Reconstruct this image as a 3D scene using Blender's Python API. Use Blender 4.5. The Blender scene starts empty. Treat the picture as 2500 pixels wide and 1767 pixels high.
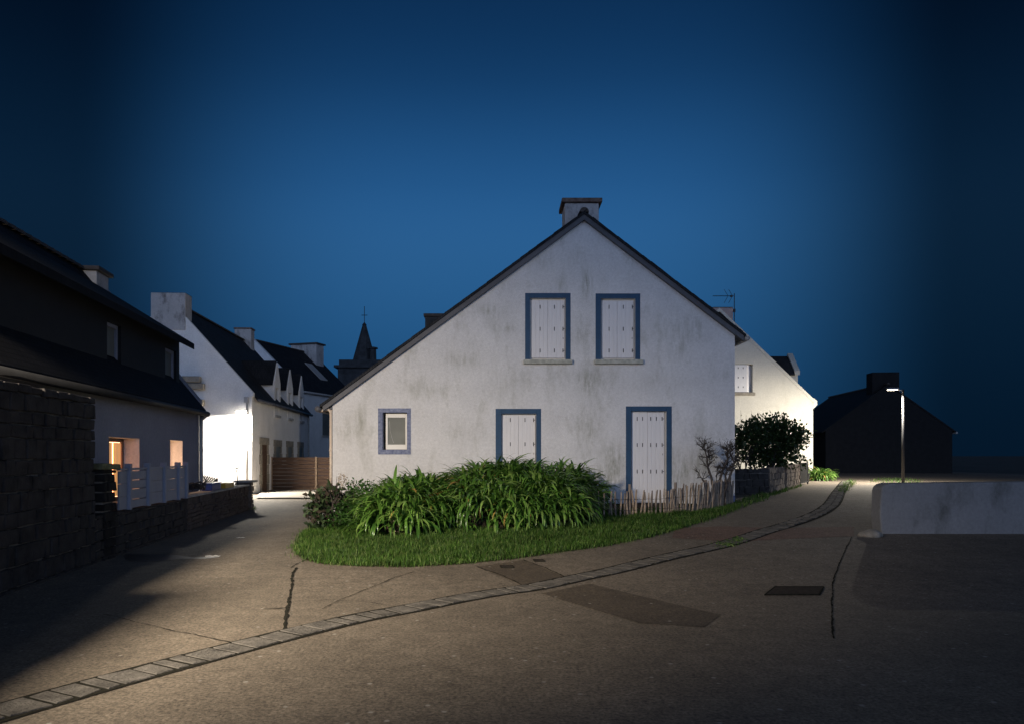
import bpy, bmesh, math, random
import numpy as np
from mathutils import Vector
from mathutils.geometry import tessellate_polygon

R = math.radians
S = bpy.context.scene
COL = S.collection

# ------------------------------------------------------------------ camera, sky, exposure
F, CX, HY, EYE = 1870.0, 1215.0, 1110.0, 1.6          # focal length, principal point and horizon measured in the photo
cam_d = bpy.data.cameras.new("camera")
cam_d.sensor_fit = 'HORIZONTAL'
cam_d.sensor_width = 36.0
cam_d.lens = 36.0 * F / 2500.0
cam_d.shift_x = (1250.0 - CX) / 2500.0
cam_d.shift_y = (HY - 883.5) / 2500.0
cam_d.clip_end = 3000.0
cam = bpy.data.objects.new("camera", cam_d)
cam.location = (0, 0, EYE)
cam.rotation_euler = (R(90), 0, 0)
COL.objects.link(cam)
S.camera = cam
S.view_settings.view_transform = 'Standard'
S.view_settings.look = 'None'
S.view_settings.exposure = 0.0
S.view_settings.gamma = 1.0

W = bpy.data.worlds.new("World")
S.world = W
W.use_nodes = True
wt = W.node_tree
wt.nodes.clear()
def wn(t): return wt.nodes.new(t)
w_out = wn('ShaderNodeOutputWorld'); w_bg = wn('ShaderNodeBackground')
w_tc = wn('ShaderNodeTexCoord'); w_sep = wn('ShaderNodeSeparateXYZ')
wt.links.new(w_tc.outputs['Generated'], w_sep.inputs[0])
w_el = wn('ShaderNodeMath'); w_el.operation = 'ARCSINE'
wt.links.new(w_sep.outputs['Z'], w_el.inputs[0])
w_eln = wn('ShaderNodeMath'); w_eln.operation = 'DIVIDE'; w_eln.inputs[1].default_value = R(90)
wt.links.new(w_el.outputs[0], w_eln.inputs[0])
w_ramp = wn('ShaderNodeValToRGB')                      # dusk sky: colour by elevation (0 horizon, 1 zenith)
cr = w_ramp.color_ramp
cr.interpolation = 'B_SPLINE'
stops = [(0.0, (.0095, .058, .150)), (0.07, (.0125, .078, .20)), (0.16, (.026, .119, .292)),
         (0.215, (.0175, .098, .265)), (0.29, (.0055, .040, .122)), (0.38, (.0022, .017, .058)), (1.0, (.012, .045, .110))]
while len(cr.elements) < len(stops): cr.elements.new(0.5)
for e, (p, c) in zip(cr.elements, stops): e.position = p; e.color = (*c, 1)
wt.links.new(w_eln.outputs[0], w_ramp.inputs[0])
# afterglow: the sky is brightest over the place where the sun went down (+Y) and fades round to the sides
w_v = wn('ShaderNodeVectorMath'); w_v.operation = 'MULTIPLY'; w_v.inputs[1].default_value = (1, 1, 0)
wt.links.new(w_tc.outputs['Generated'], w_v.inputs[0])
w_nrm = wn('ShaderNodeVectorMath'); w_nrm.operation = 'NORMALIZE'; wt.links.new(w_v.outputs[0], w_nrm.inputs[0])
w_dot = wn('ShaderNodeVectorMath'); w_dot.operation = 'DOT_PRODUCT'; w_dot.inputs[1].default_value = (math.sin(R(1)), math.cos(R(1)), 0)
wt.links.new(w_nrm.outputs[0], w_dot.inputs[0])
w_mr = wn('ShaderNodeMapRange'); w_mr.interpolation_type = 'SMOOTHSTEP'
w_mr.inputs['From Min'].default_value = 0.865; w_mr.inputs['From Max'].default_value = 1.0
w_mr.inputs['To Min'].default_value = 0.14; w_mr.inputs['To Max'].default_value = 1.0
wt.links.new(w_dot.outputs['Value'], w_mr.inputs['Value'])
w_mul = wn('ShaderNodeVectorMath'); w_mul.operation = 'SCALE'
wt.links.new(w_ramp.outputs[0], w_mul.inputs[0]); wt.links.new(w_mr.outputs[0], w_mul.inputs['Scale'])
# the low sky behind the photographer still carries grey-blue light
w_bk = wn('ShaderNodeMapRange'); w_bk.interpolation_type = 'SMOOTHSTEP'
w_bk.inputs['From Min'].default_value = 0.0; w_bk.inputs['From Max'].default_value = -0.85
wt.links.new(w_dot.outputs['Value'], w_bk.inputs['Value'])
w_lo = wn('ShaderNodeMapRange'); w_lo.interpolation_type = 'SMOOTHSTEP'
w_lo.inputs['From Min'].default_value = 0.75; w_lo.inputs['From Max'].default_value = 0.05
wt.links.new(w_sep.outputs['Z'], w_lo.inputs['Value'])
w_k = wn('ShaderNodeMath'); w_k.operation = 'MULTIPLY'
wt.links.new(w_bk.outputs[0], w_k.inputs[0]); wt.links.new(w_lo.outputs[0], w_k.inputs[1])
w_gl = wn('ShaderNodeVectorMath'); w_gl.operation = 'SCALE'; w_gl.inputs[0].default_value = (.50, .69, 1.13)
wt.links.new(w_k.outputs[0], w_gl.inputs['Scale'])
w_add = wn('ShaderNodeVectorMath'); w_add.operation = 'ADD'
wt.links.new(w_mul.outputs[0], w_add.inputs[0]); wt.links.new(w_gl.outputs[0], w_add.inputs[1])
wt.links.new(w_add.outputs[0], w_bg.inputs[0]); w_bg.inputs[1].default_value = 1.0
wt.links.new(w_bg.outputs[0], w_out.inputs[0])

# ------------------------------------------------------------------ ground shape and measuring helpers
def sst(a, b, x):
    t = min(1.0, max(0.0, (x - a) / (b - a)))
    return t * t * (3 - 2 * t)
def gz(x, y):
    """height of the terrain: the lane on the left is level, the lane on the right climbs half a metre"""
    return 0.5 * sst(8.0, 22.0, y) * sst(-6.5, 2.5, x)
def at(px, py, Y):
    return Vector(((px - CX) * Y / F, Y, EYE - (py - HY) * Y / F))
def gp(px, py):
    """point of the terrain seen at a photo pixel"""
    Y = F * 1.5 / (py - HY)
    for _ in range(60):
        x = (px - CX) * Y / F
        Y = 0.5 * Y + 0.5 * F * (EYE - gz(x, Y)) / (py - HY)
    x = (px - CX) * Y / F
    return Vector((x, Y, gz(x, Y)))

# ------------------------------------------------------------------ objects
def tag(o, label=None, cat=None, group=None, kind=None):
    if label: o['label'] = label
    if cat: o['category'] = cat
    if group: o['group'] = group
    if kind: o['kind'] = kind
    return o
def thing(name, label, cat, loc=(0, 0, 0), rz=0.0, group=None):
    o = bpy.data.objects.new(name, None)
    o.empty_display_size = 0.2
    o.location = loc
    o.rotation_euler = (0, 0, rz)
    COL.objects.link(o)
    return tag(o, label, cat, group)

class MB:
    def __init__(s):
        s.v = []; s.f = []; s.m = []; s.mi = 0
    def face(s, pts):
        n = len(s.v); s.v.extend([tuple(p) for p in pts]); s.f.append(tuple(range(n, n + len(pts)))); s.m.append(s.mi)
    def hexa(s, c):
        n = len(s.v); s.v.extend([tuple(p) for p in c])
        for q in ((0, 3, 2, 1), (4, 5, 6, 7), (0, 1, 5, 4), (1, 2, 6, 5), (2, 3, 7, 6), (3, 0, 4, 7)):
            s.f.append(tuple(n + i for i in q)); s.m.append(s.mi)
    def box(s, x0, x1, y0, y1, z0, z1, j=0.0, rng=None):
        c = [(x0, y0, z0), (x1, y0, z0), (x1, y1, z0), (x0, y1, z0), (x0, y0, z1), (x1, y0, z1), (x1, y1, z1), (x0, y1, z1)]
        if j: c = [tuple(a + rng.uniform(-j, j) for a in p) for p in c]
        s.hexa(c)
    def prism(s, poly, f3, d):
        """polygon (list of 2-d points, ccw) mapped by f3 to 3-d and extruded by vector d"""
        n = len(poly); b = len(s.v); d = Vector(d)
        A = [Vector(f3(*p)) for p in poly]
        s.v.extend([tuple(p) for p in A]); s.v.extend([tuple(p + d) for p in A])
        s.f.append(tuple(b + i for i in range(n))); s.m.append(s.mi)
        s.f.append(tuple(b + n + i for i in reversed(range(n)))); s.m.append(s.mi)
        for i in range(n):
            k = (i + 1) % n
            s.f.append((b + i, b + n + i, b + n + k, b + k)); s.m.append(s.mi)
    def holed(s, outer, holes, f3, d):
        """a wall: polygon with rectangular holes, extruded by d, with reveals"""
        d = Vector(d)
        loops = [outer] + holes
        tris = tessellate_polygon([[Vector((p[0], p[1], 0)) for p in l] for l in loops])
        flat = [Vector(f3(*p)) for l in loops for p in l]
        b = len(s.v)
        s.v.extend([tuple(p) for p in flat]); s.v.extend([tuple(p + d) for p in flat])
        n = len(flat)
        for t in tris:
            s.f.append(tuple(b + i for i in t)); s.m.append(s.mi)
            s.f.append(tuple(b + n + i for i in reversed(t))); s.m.append(s.mi)
        o = 0
        for l in loops:
            for i in range(len(l)):
                k = (i + 1) % len(l)
                s.f.append((b + o + i, b + o + k, b + n + o + k, b + n + o + i)); s.m.append(s.mi)
            o += len(l)
    def tube(s, pts, rad, n=8, caps=True):
        pts = [Vector(p) for p in pts]
        rads = rad if isinstance(rad, (list, tuple)) else [rad] * len(pts)
        rings = []
        for i, p in enumerate(pts):
            t = (pts[min(i + 1, len(pts) - 1)] - pts[max(i - 1, 0)])
            t = t.normalized() if t.length > 1e-9 else Vector((0, 0, 1))
            u = t.cross(Vector((0, 0, 1)))
            if u.length < 1e-3: u = t.cross(Vector((1, 0, 0)))
            u.normalize(); w = t.cross(u)
            b = len(s.v)
            for k in range(n):
                a = 2 * math.pi * k / n
                s.v.append(tuple(p + (u * math.cos(a) + w * math.sin(a)) * rads[i]))
            rings.append(b)
        for i in range(len(rings) - 1):
            for k in range(n):
                k2 = (k + 1) % n
                s.f.append((rings[i] + k, rings[i] + k2, rings[i + 1] + k2, rings[i + 1] + k)); s.m.append(s.mi)
        if caps:
            s.f.append(tuple(rings[0] + k for k in reversed(range(n)))); s.m.append(s.mi)
            s.f.append(tuple(rings[-1] + k for k in range(n))); s.m.append(s.mi)
    def build(s, name, mats, parent=None, smooth=False, fix=True):
        me = bpy.data.meshes.new(name)
        me.from_pydata(s.v, [], s.f)
        if not isinstance(mats, (list, tuple)): mats = [mats]
        for m in mats: me.materials.append(m)
        if len(mats) > 1: me.polygons.foreach_set('material_index', s.m)
        if smooth: me.polygons.foreach_set('use_smooth', [True] * len(me.polygons))
        if fix:
            bm = bmesh.new(); bm.from_mesh(me); bmesh.ops.recalc_face_normals(bm, faces=bm.faces); bm.to_mesh(me); bm.free()
        me.update()
        o = bpy.data.objects.new(name, me)
        COL.objects.link(o)
        if parent: o.parent = parent
        return o
def bevel(o, w=0.01, seg=2):
    m = o.modifiers.new("bevel", 'BEVEL'); m.width = w; m.segments = seg; m.limit_method = 'ANGLE'; m.angle_limit = R(40)
    return o

# ------------------------------------------------------------------ materials
def mat(name, col, rough=0.85, var=0.2, scale=4.0, bump=0.0, bscale=60.0, spec=0.3, col2=None, stretch=(1, 1, 1), metal=0.0, detail=6.0):
    m = bpy.data.materials.new(name); m.use_nodes = True
    nt = m.node_tree; b = nt.nodes['Principled BSDF']
    b.inputs['Roughness'].default_value = rough
    b.inputs['Specular IOR Level'].default_value = spec
    b.inputs['Metallic'].default_value = metal
    tc = nt.nodes.new('ShaderNodeTexCoord'); mp = nt.nodes.new('ShaderNodeMapping'); mp.inputs['Scale'].default_value = stretch
    nt.links.new(tc.outputs['Object'], mp.inputs[0])
    nz = nt.nodes.new('ShaderNodeTexNoise'); nz.inputs['Scale'].default_value = scale; nz.inputs['Detail'].default_value = detail
    nz.inputs['Roughness'].default_value = 0.65
    nt.links.new(mp.outputs[0], nz.inputs['Vector'])
    rp = nt.nodes.new('ShaderNodeValToRGB')
    rp.color_ramp.elements[0].position = 0.3; rp.color_ramp.elements[1].position = 0.7
    a = tuple(c * (1 - var) for c in col); c2 = col2 if col2 else tuple(min(1, c * (1 + var)) for c in col)
    rp.color_ramp.elements[0].color = (*a, 1); rp.color_ramp.elements[1].color = (*c2, 1)
    nt.links.new(nz.outputs['Fac'], rp.inputs[0]); nt.links.new(rp.outputs[0], b.inputs['Base Color'])
    if bump:
        n2 = nt.nodes.new('ShaderNodeTexNoise'); n2.inputs['Scale'].default_value = bscale; n2.inputs['Detail'].default_value = 4
        nt.links.new(mp.outputs[0], n2.inputs['Vector'])
        bp = nt.nodes.new('ShaderNodeBump'); bp.inputs['Strength'].default_value = bump; bp.inputs['Distance'].default_value = 0.02
        nt.links.new(n2.outputs['Fac'], bp.inputs['Height']); nt.links.new(bp.outputs[0], b.inputs['Normal'])
    return m
def emit(name, col, strength):
    m = bpy.data.materials.new(name); m.use_nodes = True
    b = m.node_tree.nodes['Principled BSDF']
    b.inputs['Base Color'].default_value = (*col, 1); b.inputs['Emission Color'].default_value = (*col, 1)
    b.inputs['Emission Strength'].default_value = strength
    return m
def render_mat(name, base, stain, stains=(), var=.08, bump=.35, grime=.5, gscale=1.1):
    """roughcast wall paint: fine grain, weathering blotches and streaks with places of their own"""
    m = mat(name, base, .92, var, 1.3, bump, 55, .15)
    nt = m.node_tree; b = nt.nodes['Principled BSDF']; rp = b.inputs['Base Color'].links[0].from_node
    tc = [n for n in nt.nodes if n.type == 'TEX_COORD'][0]
    def nn(t): return nt.nodes.new(t)
    def math_(op, a, c):
        n = nn('ShaderNodeMath'); n.operation = op
        for i, v in enumerate((a, c)):
            if isinstance(v, (int, float)): n.inputs[i].default_value = v
            else: nt.links.new(v, n.inputs[i])
        return n.outputs[0]
    # blotches, drawn out downwards by rain
    mp = nn('ShaderNodeMapping'); mp.inputs['Scale'].default_value = (1.0, 1.0, 0.45); nt.links.new(tc.outputs['Object'], mp.inputs[0])
    n1 = nn('ShaderNodeTexNoise'); n1.inputs['Scale'].default_value = gscale; n1.inputs['Detail'].default_value = 9; n1.inputs['Roughness'].default_value = .72
    nt.links.new(mp.outputs[0], n1.inputs['Vector'])
    r1 = nn('ShaderNodeMapRange'); r1.inputs['From Min'].default_value = .52; r1.inputs['From Max'].default_value = .78
    nt.links.new(n1.outputs['Fac'], r1.inputs['Value'])
    tot = math_('MULTIPLY', r1.outputs[0], grime)
    n2 = nn('ShaderNodeTexNoise'); n2.inputs['Scale'].default_value = 5.0; n2.inputs['Detail'].default_value = 9; n2.inputs['Roughness'].default_value = .75
    mp2 = nn('ShaderNodeMapping'); mp2.inputs['Scale'].default_value = (2.2, 1.0, 0.4); nt.links.new(tc.outputs['Object'], mp2.inputs[0])
    nt.links.new(mp2.outputs[0], n2.inputs['Vector'])
    r2 = nn('ShaderNodeMapRange'); r2.inputs['From Min'].default_value = .38; r2.inputs['From Max'].default_value = .66
    nt.links.new(n2.outputs['Fac'], r2.inputs['Value'])
    acc = None
    for (x, z, sx, sz, k) in stains:
        q = nn('ShaderNodeMapping'); q.vector_type = 'POINT'
        q.inputs['Location'].default_value = (-x / sx, 0, -z / sz); q.inputs['Scale'].default_value = (1 / sx, 0, 1 / sz)
        nt.links.new(tc.outputs['Object'], q.inputs[0])
        g = nn('ShaderNodeTexGradient'); g.gradient_type = 'QUADRATIC_SPHERE'; nt.links.new(q.outputs[0], g.inputs[0])
        t = math_('MULTIPLY', g.outputs['Fac'], k)
        acc = t if acc is None else math_('ADD', acc, t)
    if acc is not None:
        tot = math_('ADD', tot, math_('MULTIPLY', acc, r2.outputs[0]))
    cl = nn('ShaderNodeClamp'); cl.inputs['Max'].default_value = .85; nt.links.new(tot, cl.inputs[0])
    mx = nn('ShaderNodeMix'); mx.data_type = 'RGBA'
    nt.links.new(cl.outputs[0], mx.inputs['Factor']); nt.links.new(rp.outputs[0], mx.inputs[6]); mx.inputs[7].default_value = (*stain, 1)
    n3 = nn('ShaderNodeTexNoise'); n3.inputs['Scale'].default_value = 16; n3.inputs['Detail'].default_value = 8; n3.inputs['Roughness'].default_value = .8
    nt.links.new(tc.outputs['Object'], n3.inputs['Vector'])
    r3 = nn('ShaderNodeMapRange'); r3.inputs['From Min'].default_value = .3; r3.inputs['From Max'].default_value = .7; r3.inputs['To Min'].default_value = .80; r3.inputs['To Max'].default_value = 1.10
    nt.links.new(n3.outputs['Fac'], r3.inputs['Value'])
    sc_ = nn('ShaderNodeVectorMath'); sc_.operation = 'SCALE'; nt.links.new(mx.outputs[2], sc_.inputs[0]); nt.links.new(r3.outputs[0], sc_.inputs['Scale'])
    nt.links.new(sc_.outputs[0], b.inputs['Base Color'])
    return m
def slate_mat(name, col):
    m = mat(name, col, .8, .35, 2.0, .0, 40, .15)
    nt = m.node_tree; b = nt.nodes['Principled BSDF']; tc = [n for n in nt.nodes if n.type == 'TEX_COORD'][0]
    mp = nt.nodes.new('ShaderNodeMapping'); mp.inputs['Rotation'].default_value = (0, 0, R(90))
    nt.links.new(tc.outputs['Object'], mp.inputs[0])
    br = nt.nodes.new('ShaderNodeTexBrick'); br.inputs['Scale'].default_value = 4.0; br.inputs['Mortar Size'].default_value = .03
    br.inputs['Color1'].default_value = (.8, .8, .8, 1); br.inputs['Color2'].default_value = (.35, .35, .35, 1); br.inputs['Mortar'].default_value = (0, 0, 0, 1)
    nt.links.new(mp.outputs[0], br.inputs['Vector'])
    rp = b.inputs['Base Color'].links[0].from_node
    mx = nt.nodes.new('ShaderNodeMix'); mx.data_type = 'RGBA'; mx.blend_type = 'MULTIPLY'; mx.inputs['Factor'].default_value = .6
    nt.links.new(rp.outputs[0], mx.inputs[6]); nt.links.new(br.outputs['Color'], mx.inputs[7]); nt.links.new(mx.outputs[2], b.inputs['Base Color'])
    bp = nt.nodes.new('ShaderNodeBump'); bp.inputs['Strength'].default_value = .6; bp.inputs['Distance'].default_value = .02
    nt.links.new(br.outputs['Color'], bp.inputs['Height']); nt.links.new(bp.outputs[0], b.inputs['Normal'])
    return m
def leaf_mat(name, col, rough=.38, spec=.5, trans=.25, var=.35):
    m = mat(name, col, rough, var, 2.2, 0, 10, spec)
    nt = m.node_tree; b = nt.nodes['Principled BSDF']; out = [n for n in nt.nodes if n.type == 'OUTPUT_MATERIAL'][0]
    tr = nt.nodes.new('ShaderNodeBsdfTranslucent'); nt.links.new(b.inputs['Base Color'].links[0].from_socket, tr.inputs[0])
    ms = nt.nodes.new('ShaderNodeMixShader'); ms.inputs[0].default_value = trans
    nt.links.new(b.outputs[0], ms.inputs[1]); nt.links.new(tr.outputs[0], ms.inputs[2]); nt.links.new(ms.outputs[0], out.inputs[0])
    return m
def road_mat(name, col, grain=1.0, rough=.8):
    """worn asphalt: pale and dark chippings, faint blotches, rough surface"""
    m = mat(name, col, rough, .22, .55, 0, 10, .35, detail=8)
    nt = m.node_tree; b = nt.nodes['Principled BSDF']; tc = [n for n in nt.nodes if n.type == 'TEX_COORD'][0]
    rp = b.inputs['Base Color'].links[0].from_node
    v = nt.nodes.new('ShaderNodeTexNoise'); v.inputs['Scale'].default_value = 34; v.inputs['Detail'].default_value = 5; v.inputs['Roughness'].default_value = .8
    nt.links.new(tc.outputs['Object'], v.inputs['Vector'])
    r = nt.nodes.new('ShaderNodeValToRGB'); e = r.color_ramp.elements
    e[0].position = .34; e[0].color = (.28, .28, .28, 1); e[1].position = .66; e[1].color = (1.8, 1.77, 1.68, 1)
    nt.links.new(v.outputs['Fac'], r.inputs[0])
    mx = nt.nodes.new('ShaderNodeMix'); mx.data_type = 'RGBA'; mx.blend_type = 'MULTIPLY'; mx.inputs['Factor'].default_value = grain
    nt.links.new(rp.outputs[0], mx.inputs[6]); nt.links.new(r.outputs[0], mx.inputs[7])
    v2 = nt.nodes.new('ShaderNodeTexNoise'); v2.inputs['Scale'].default_value = 5.5; v2.inputs['Detail'].default_value = 9; v2.inputs['Roughness'].default_value = .8
    nt.links.new(tc.outputs['Object'], v2.inputs['Vector'])
    r2 = nt.nodes.new('ShaderNodeValToRGB'); e2 = r2.color_ramp.elements
    e2[0].position = .3; e2[0].color = (.62, .60, .58, 1); e2[1].position = .7; e2[1].color = (1.35, 1.34, 1.32, 1)
    nt.links.new(v2.outputs['Fac'], r2.inputs[0])
    mx2 = nt.nodes.new('ShaderNodeMix'); mx2.data_type = 'RGBA'; mx2.blend_type = 'MULTIPLY'; mx2.inputs['Factor'].default_value = grain
    nt.links.new(mx.outputs[2], mx2.inputs[6]); nt.links.new(r2.outputs[0], mx2.inputs[7])
    vo = nt.nodes.new('ShaderNodeTexVoronoi'); vo.inputs['Scale'].default_value = 9.0; vo.inputs['Randomness'].default_value = 1.0
    nt.links.new(tc.outputs['Object'], vo.inputs['Vector'])
    fl = nt.nodes.new('ShaderNodeMapRange'); fl.inputs['From Min'].default_value = .20; fl.inputs['From Max'].default_value = .10
    nt.links.new(vo.outputs['Distance'], fl.inputs['Value'])
    sel = nt.nodes.new('ShaderNodeMath'); sel.operation = 'GREATER_THAN'; sel.inputs[1].default_value = .86
    sp_ = nt.nodes.new('ShaderNodeSeparateColor'); nt.links.new(vo.outputs['Color'], sp_.inputs[0]); nt.links.new(sp_.outputs[0], sel.inputs[0])
    fm = nt.nodes.new('ShaderNodeMath'); fm.operation = 'MULTIPLY'; nt.links.new(fl.outputs[0], fm.inputs[0]); nt.links.new(sel.outputs[0], fm.inputs[1])
    mx3 = nt.nodes.new('ShaderNodeMix'); mx3.data_type = 'RGBA'; nt.links.new(fm.outputs[0], mx3.inputs['Factor'])
    nt.links.new(mx2.outputs[2], mx3.inputs[6]); mx3.inputs[7].default_value = (.30, .28, .25, 1)
    nt.links.new(mx3.outputs[2], b.inputs['Base Color'])
    bp = nt.nodes.new('ShaderNodeBump'); bp.inputs['Strength'].default_value = .55; bp.inputs['Distance'].default_value = .012
    nt.links.new(v.outputs['Fac'], bp.inputs['Height']); nt.links.new(bp.outputs[0], b.inputs['Normal'])
    return m

FS = F / 18.5                                           # photo pixels per metre on the big gable
def fx(px): return (px - CX) / FS
def fz(py): return EYE + (HY - py) / FS
ST = [(1432, 690, 26, 75, 1.1), (1372, 690, 22, 45, .7), (1410, 620, 50, 60, .35), (1440, 930, 70, 75, .9), (1440, 1050, 60, 130, .6), (1500, 1130, 65, 95, 1.0),
      (1470, 1180, 90, 60, .8), (1660, 1150, 70, 95, .9), (1730, 1120, 75, 90, .9), (880, 1020, 35, 70, .6), (840, 1050, 50, 60, .5), (1190, 760, 75, 40, .55),
      (1240, 800, 70, 30, .45), (1130, 880, 110, 55, .5), (1050, 950, 150, 45, .4), (1650, 830, 55, 120, .45), (1690, 800, 60, 70, .35), (1330, 640, 70, 55, .35),
      (1225, 940, 60, 80, .4), (1120, 1050, 90, 60, .35), (1420, 820, 40, 60, .6), (960, 850, 90, 50, .3), (1600, 930, 120, 50, .25)]
STAINS = [(fx(a), fz(b), c / FS, d / FS, k * 1.5) for a, b, c, d, k in ST]
m_face = render_mat("white_roughcast", (.70, .69, .69), (.32, .32, .27), STAINS, grime=.7, bump=.6, gscale=1.7)
m_white2 = render_mat("white_render", (.83, .81, .79), (.42, .41, .37), grime=.25)
m_cream = render_mat("cream_render", (.62, .59, .52), (.40, .37, .29), grime=.6, gscale=.7)
m_greyw = render_mat("grey_render", (.30, .31, .37), (.2, .2, .2), grime=.3)
m_chim = render_mat("chimney_render", (.50, .48, .47), (.10, .09, .085), grime=1.3, gscale=2.4)
m_slate = slate_mat("roof_slate", (.034, .036, .042))
m_fascia = mat("zinc_fascia", (.085, .087, .10), .6, .25, 3, .1, 30, .4)
m_ridge = mat("ridge_tile_clay", (.07, .06, .055), .85, .3, 6, .2, 40)
m_brickcap = mat("chimney_cap_brick", (.19, .105, .085), .9, .55, 9, .6, 60, .2, col2=(.24, .19, .16))
m_blue = mat("blue_paint", (.022, .066, .135), .6, .15, 5, .15, 60, .35)
m_blueworn = mat("worn_blue_paint", (.15, .18, .32), .85, .3, 14, .6, 50, .2, col2=(.30, .33, .44))
m_shut = mat("white_shutter_paint", (.74, .72, .72), .6, .06, 3, .1, 30, .3, stretch=(8, 1, .6))
m_pvc = mat("white_plastic", (.78, .75, .70), .4, .04, 3)
m_iron = mat("dark_iron", (.02, .02, .022), .55, .3, 12, .1, 40, .5)
m_glassdark = mat("frosted_glass", (.15, .155, .14), .5, .2, 1.5, .05, 8, .25)
m_black = mat("unlit_black", (.012, .012, .013), .7, .2)  # near-black puts the darkness of rooms, dormer and gutter into the colour
m_sill = mat("stone_sill", (.40, .40, .35), .9, .35, 9, .4, 50)
m_granite = mat("granite", (.28, .25, .205), .9, .35, 7, .5, 45)
m_conc = mat("concrete", (.40, .39, .37), .9, .2, 4, .4, 40)
m_zinc = mat("zinc_pipe", (.42, .40, .38), .55, .15, 4, 0, 10, .5)
m_pipecream = mat("cream_pipe", (.66, .55, .44), .5, .08, 4)
m_wood = mat("brown_planks", (.105, .064, .044), .85, .35, 3, .4, 25, .2, stretch=(.7, .7, 9))
m_postwood = mat("post_wood", (.27, .19, .13), .85, .3, 6, .3, 30, .2)
m_picket = mat("chestnut_pale", (.34, .265, .20), .9, .4, 8, .5, 60, .15, stretch=(3, 3, .6))
m_picketd = mat("grey_chestnut_pale", (.22, .18, .15), .9, .4, 8, .5, 60, .15, stretch=(3, 3, .6))
m_bark = mat("bark", (.075, .063, .057), .9, .4, 14, .6, 60, .15)
m_barkpale = mat("dry_stalk", (.36, .29, .22), .9, .3, 14)
m_dirt = mat("soil", (.045, .036, .026), .95, .4, 6, .5, 30, .1)
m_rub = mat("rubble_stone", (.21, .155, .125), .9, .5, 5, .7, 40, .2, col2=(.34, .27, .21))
m_rubshade = mat("shaded_rubble_stone", (.05, .045, .043), .9, .5, 5, .7, 40, .2)  # rubble stone with the unlit side's shade put into its colour
m_mortar = mat("mortar", (.20, .18, .155), .95, .3, 9, .5, 50, .1)
m_tower = mat("church_stone", (.045, .048, .052), .9, .5, 1.6, .5, 8, .2)
m_ag = [leaf_mat("strap_leaf", (.115, .240, .040), .32, .6), leaf_mat("strap_leaf_deep", (.055, .140, .022), .32, .6), leaf_mat("strap_leaf_pale", (.20, .32, .075), .32, .6), leaf_mat("strap_leaf_yellow", (.36, .24, .06), .6)]
m_bush = [leaf_mat("bush_leaf", (.030, .062, .014), .45), leaf_mat("bush_leaf_deep", (.018, .040, .010), .45), leaf_mat("bush_leaf_pale", (.06, .10, .025), .45)]
m_low = [leaf_mat("herb_leaf", (.04, .12, .016), .6), leaf_mat("herb_leaf_deep", (.024, .075, .012), .6)]
m_brown = [leaf_mat("hydrangea_leaf", (.035, .062, .024), .4), leaf_mat("dead_leaf", (.070, .054, .040), .8, .2), leaf_mat("hydrangea_leaf_pale", (.085, .13, .055), .4)]
m_grass = [leaf_mat("grass_blade", (.078, .165, .024), .55, .35, .3, .4), leaf_mat("grass_blade_deep", (.030, .078, .011), .55, .35, .3, .4), leaf_mat("grass_blade_dry", (.17, .23, .07), .7, .3, .3, .4)]

# ------------------------------------------------------------------ terrain
def sheet(name, xs, ys, dz, m, label_kind='structure'):
    mb = MB(); nx = len(xs)
    for y in ys:
        for x in xs: mb.v.append((x, y, gz(x, y) + dz))
    for j in range(len(ys) - 1):
        for i in range(nx - 1):
            mb.f.append((j * nx + i, j * nx + i + 1, (j + 1) * nx + i + 1, (j + 1) * nx + i)); mb.m.append(0)
    o = mb.build(name, m, smooth=True, fix=False); o['kind'] = label_kind
    return o
m_ground = mat("bare_ground", (.06, .055, .045), .95, .4, .2, .3, 3)
m_road = road_mat("worn_asphalt", (.135, .115, .095))
m_patch = road_mat("coarse_asphalt", (.074, .059, .044), 1.0, .75)
m_pale = road_mat("pale_slab", (.24, .22, .20), .6)
m_crack = mat("crack_dirt", (.020, .019, .015), 1.0, .5, 30, 0, 10, .05)
lin = lambda a, b, n: [a + (b - a) * i / (n - 1) for i in range(n)]
sheet("ground", sorted(lin(-600, -40, 8) + lin(-30, 40, 71) + lin(60, 600, 8)), sorted(lin(-300, -5, 8) + lin(0, 60, 61) + lin(80, 900, 9)), -.06, m_ground)
sheet("road", lin(-24, 30, 109), lin(-3, 62, 131), 0.0, m_road)
def gpoly(name, pix, dz, m, kind='structure'):
    mb = MB()
    pts = []
    for i in range(len(pix)):
        a, b = gp(*pix[i]), gp(*pix[(i + 1) % len(pix)])
        for k in range(5):
            x = a.x + (b.x - a.x) * k / 5; y = a.y + (b.y - a.y) * k / 5
            pts.append((x, y, gz(x, y) + dz))
    tris = tessellate_polygon([[Vector((p[0], p[1], 0)) for p in pts]])
    mb.v = pts; mb.f = [tuple(t) for t in tris]; mb.m = [0] * len(tris)
    # finer, so that it follows the slope
    o = mb.build(name, m, fix=False)
    bm = bmesh.new(); bm.from_mesh(o.data)
    bmesh.ops.subdivide_edges(bm, edges=bm.edges, cuts=3, use_grid_fill=True)
    for v in bm.verts: v.co.z = gz(v.co.x, v.co.y) + dz
    bmesh.ops.recalc_face_normals(bm, faces=bm.faces)
    for f in bm.faces:
        if f.normal.z < 0: f.normal_flip()
    bm.to_mesh(o.data); bm.free()
    o['kind'] = kind
    return o
gpoly("asphalt_patch", [(1166, 1382), (1280, 1366), (1388, 1411), (1292, 1434)], .004, m_patch)
gpoly("asphalt_patch", [(1322, 1448), (1440, 1424), (1760, 1500), (1720, 1530), (1560, 1520)], .004, m_patch)
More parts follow.
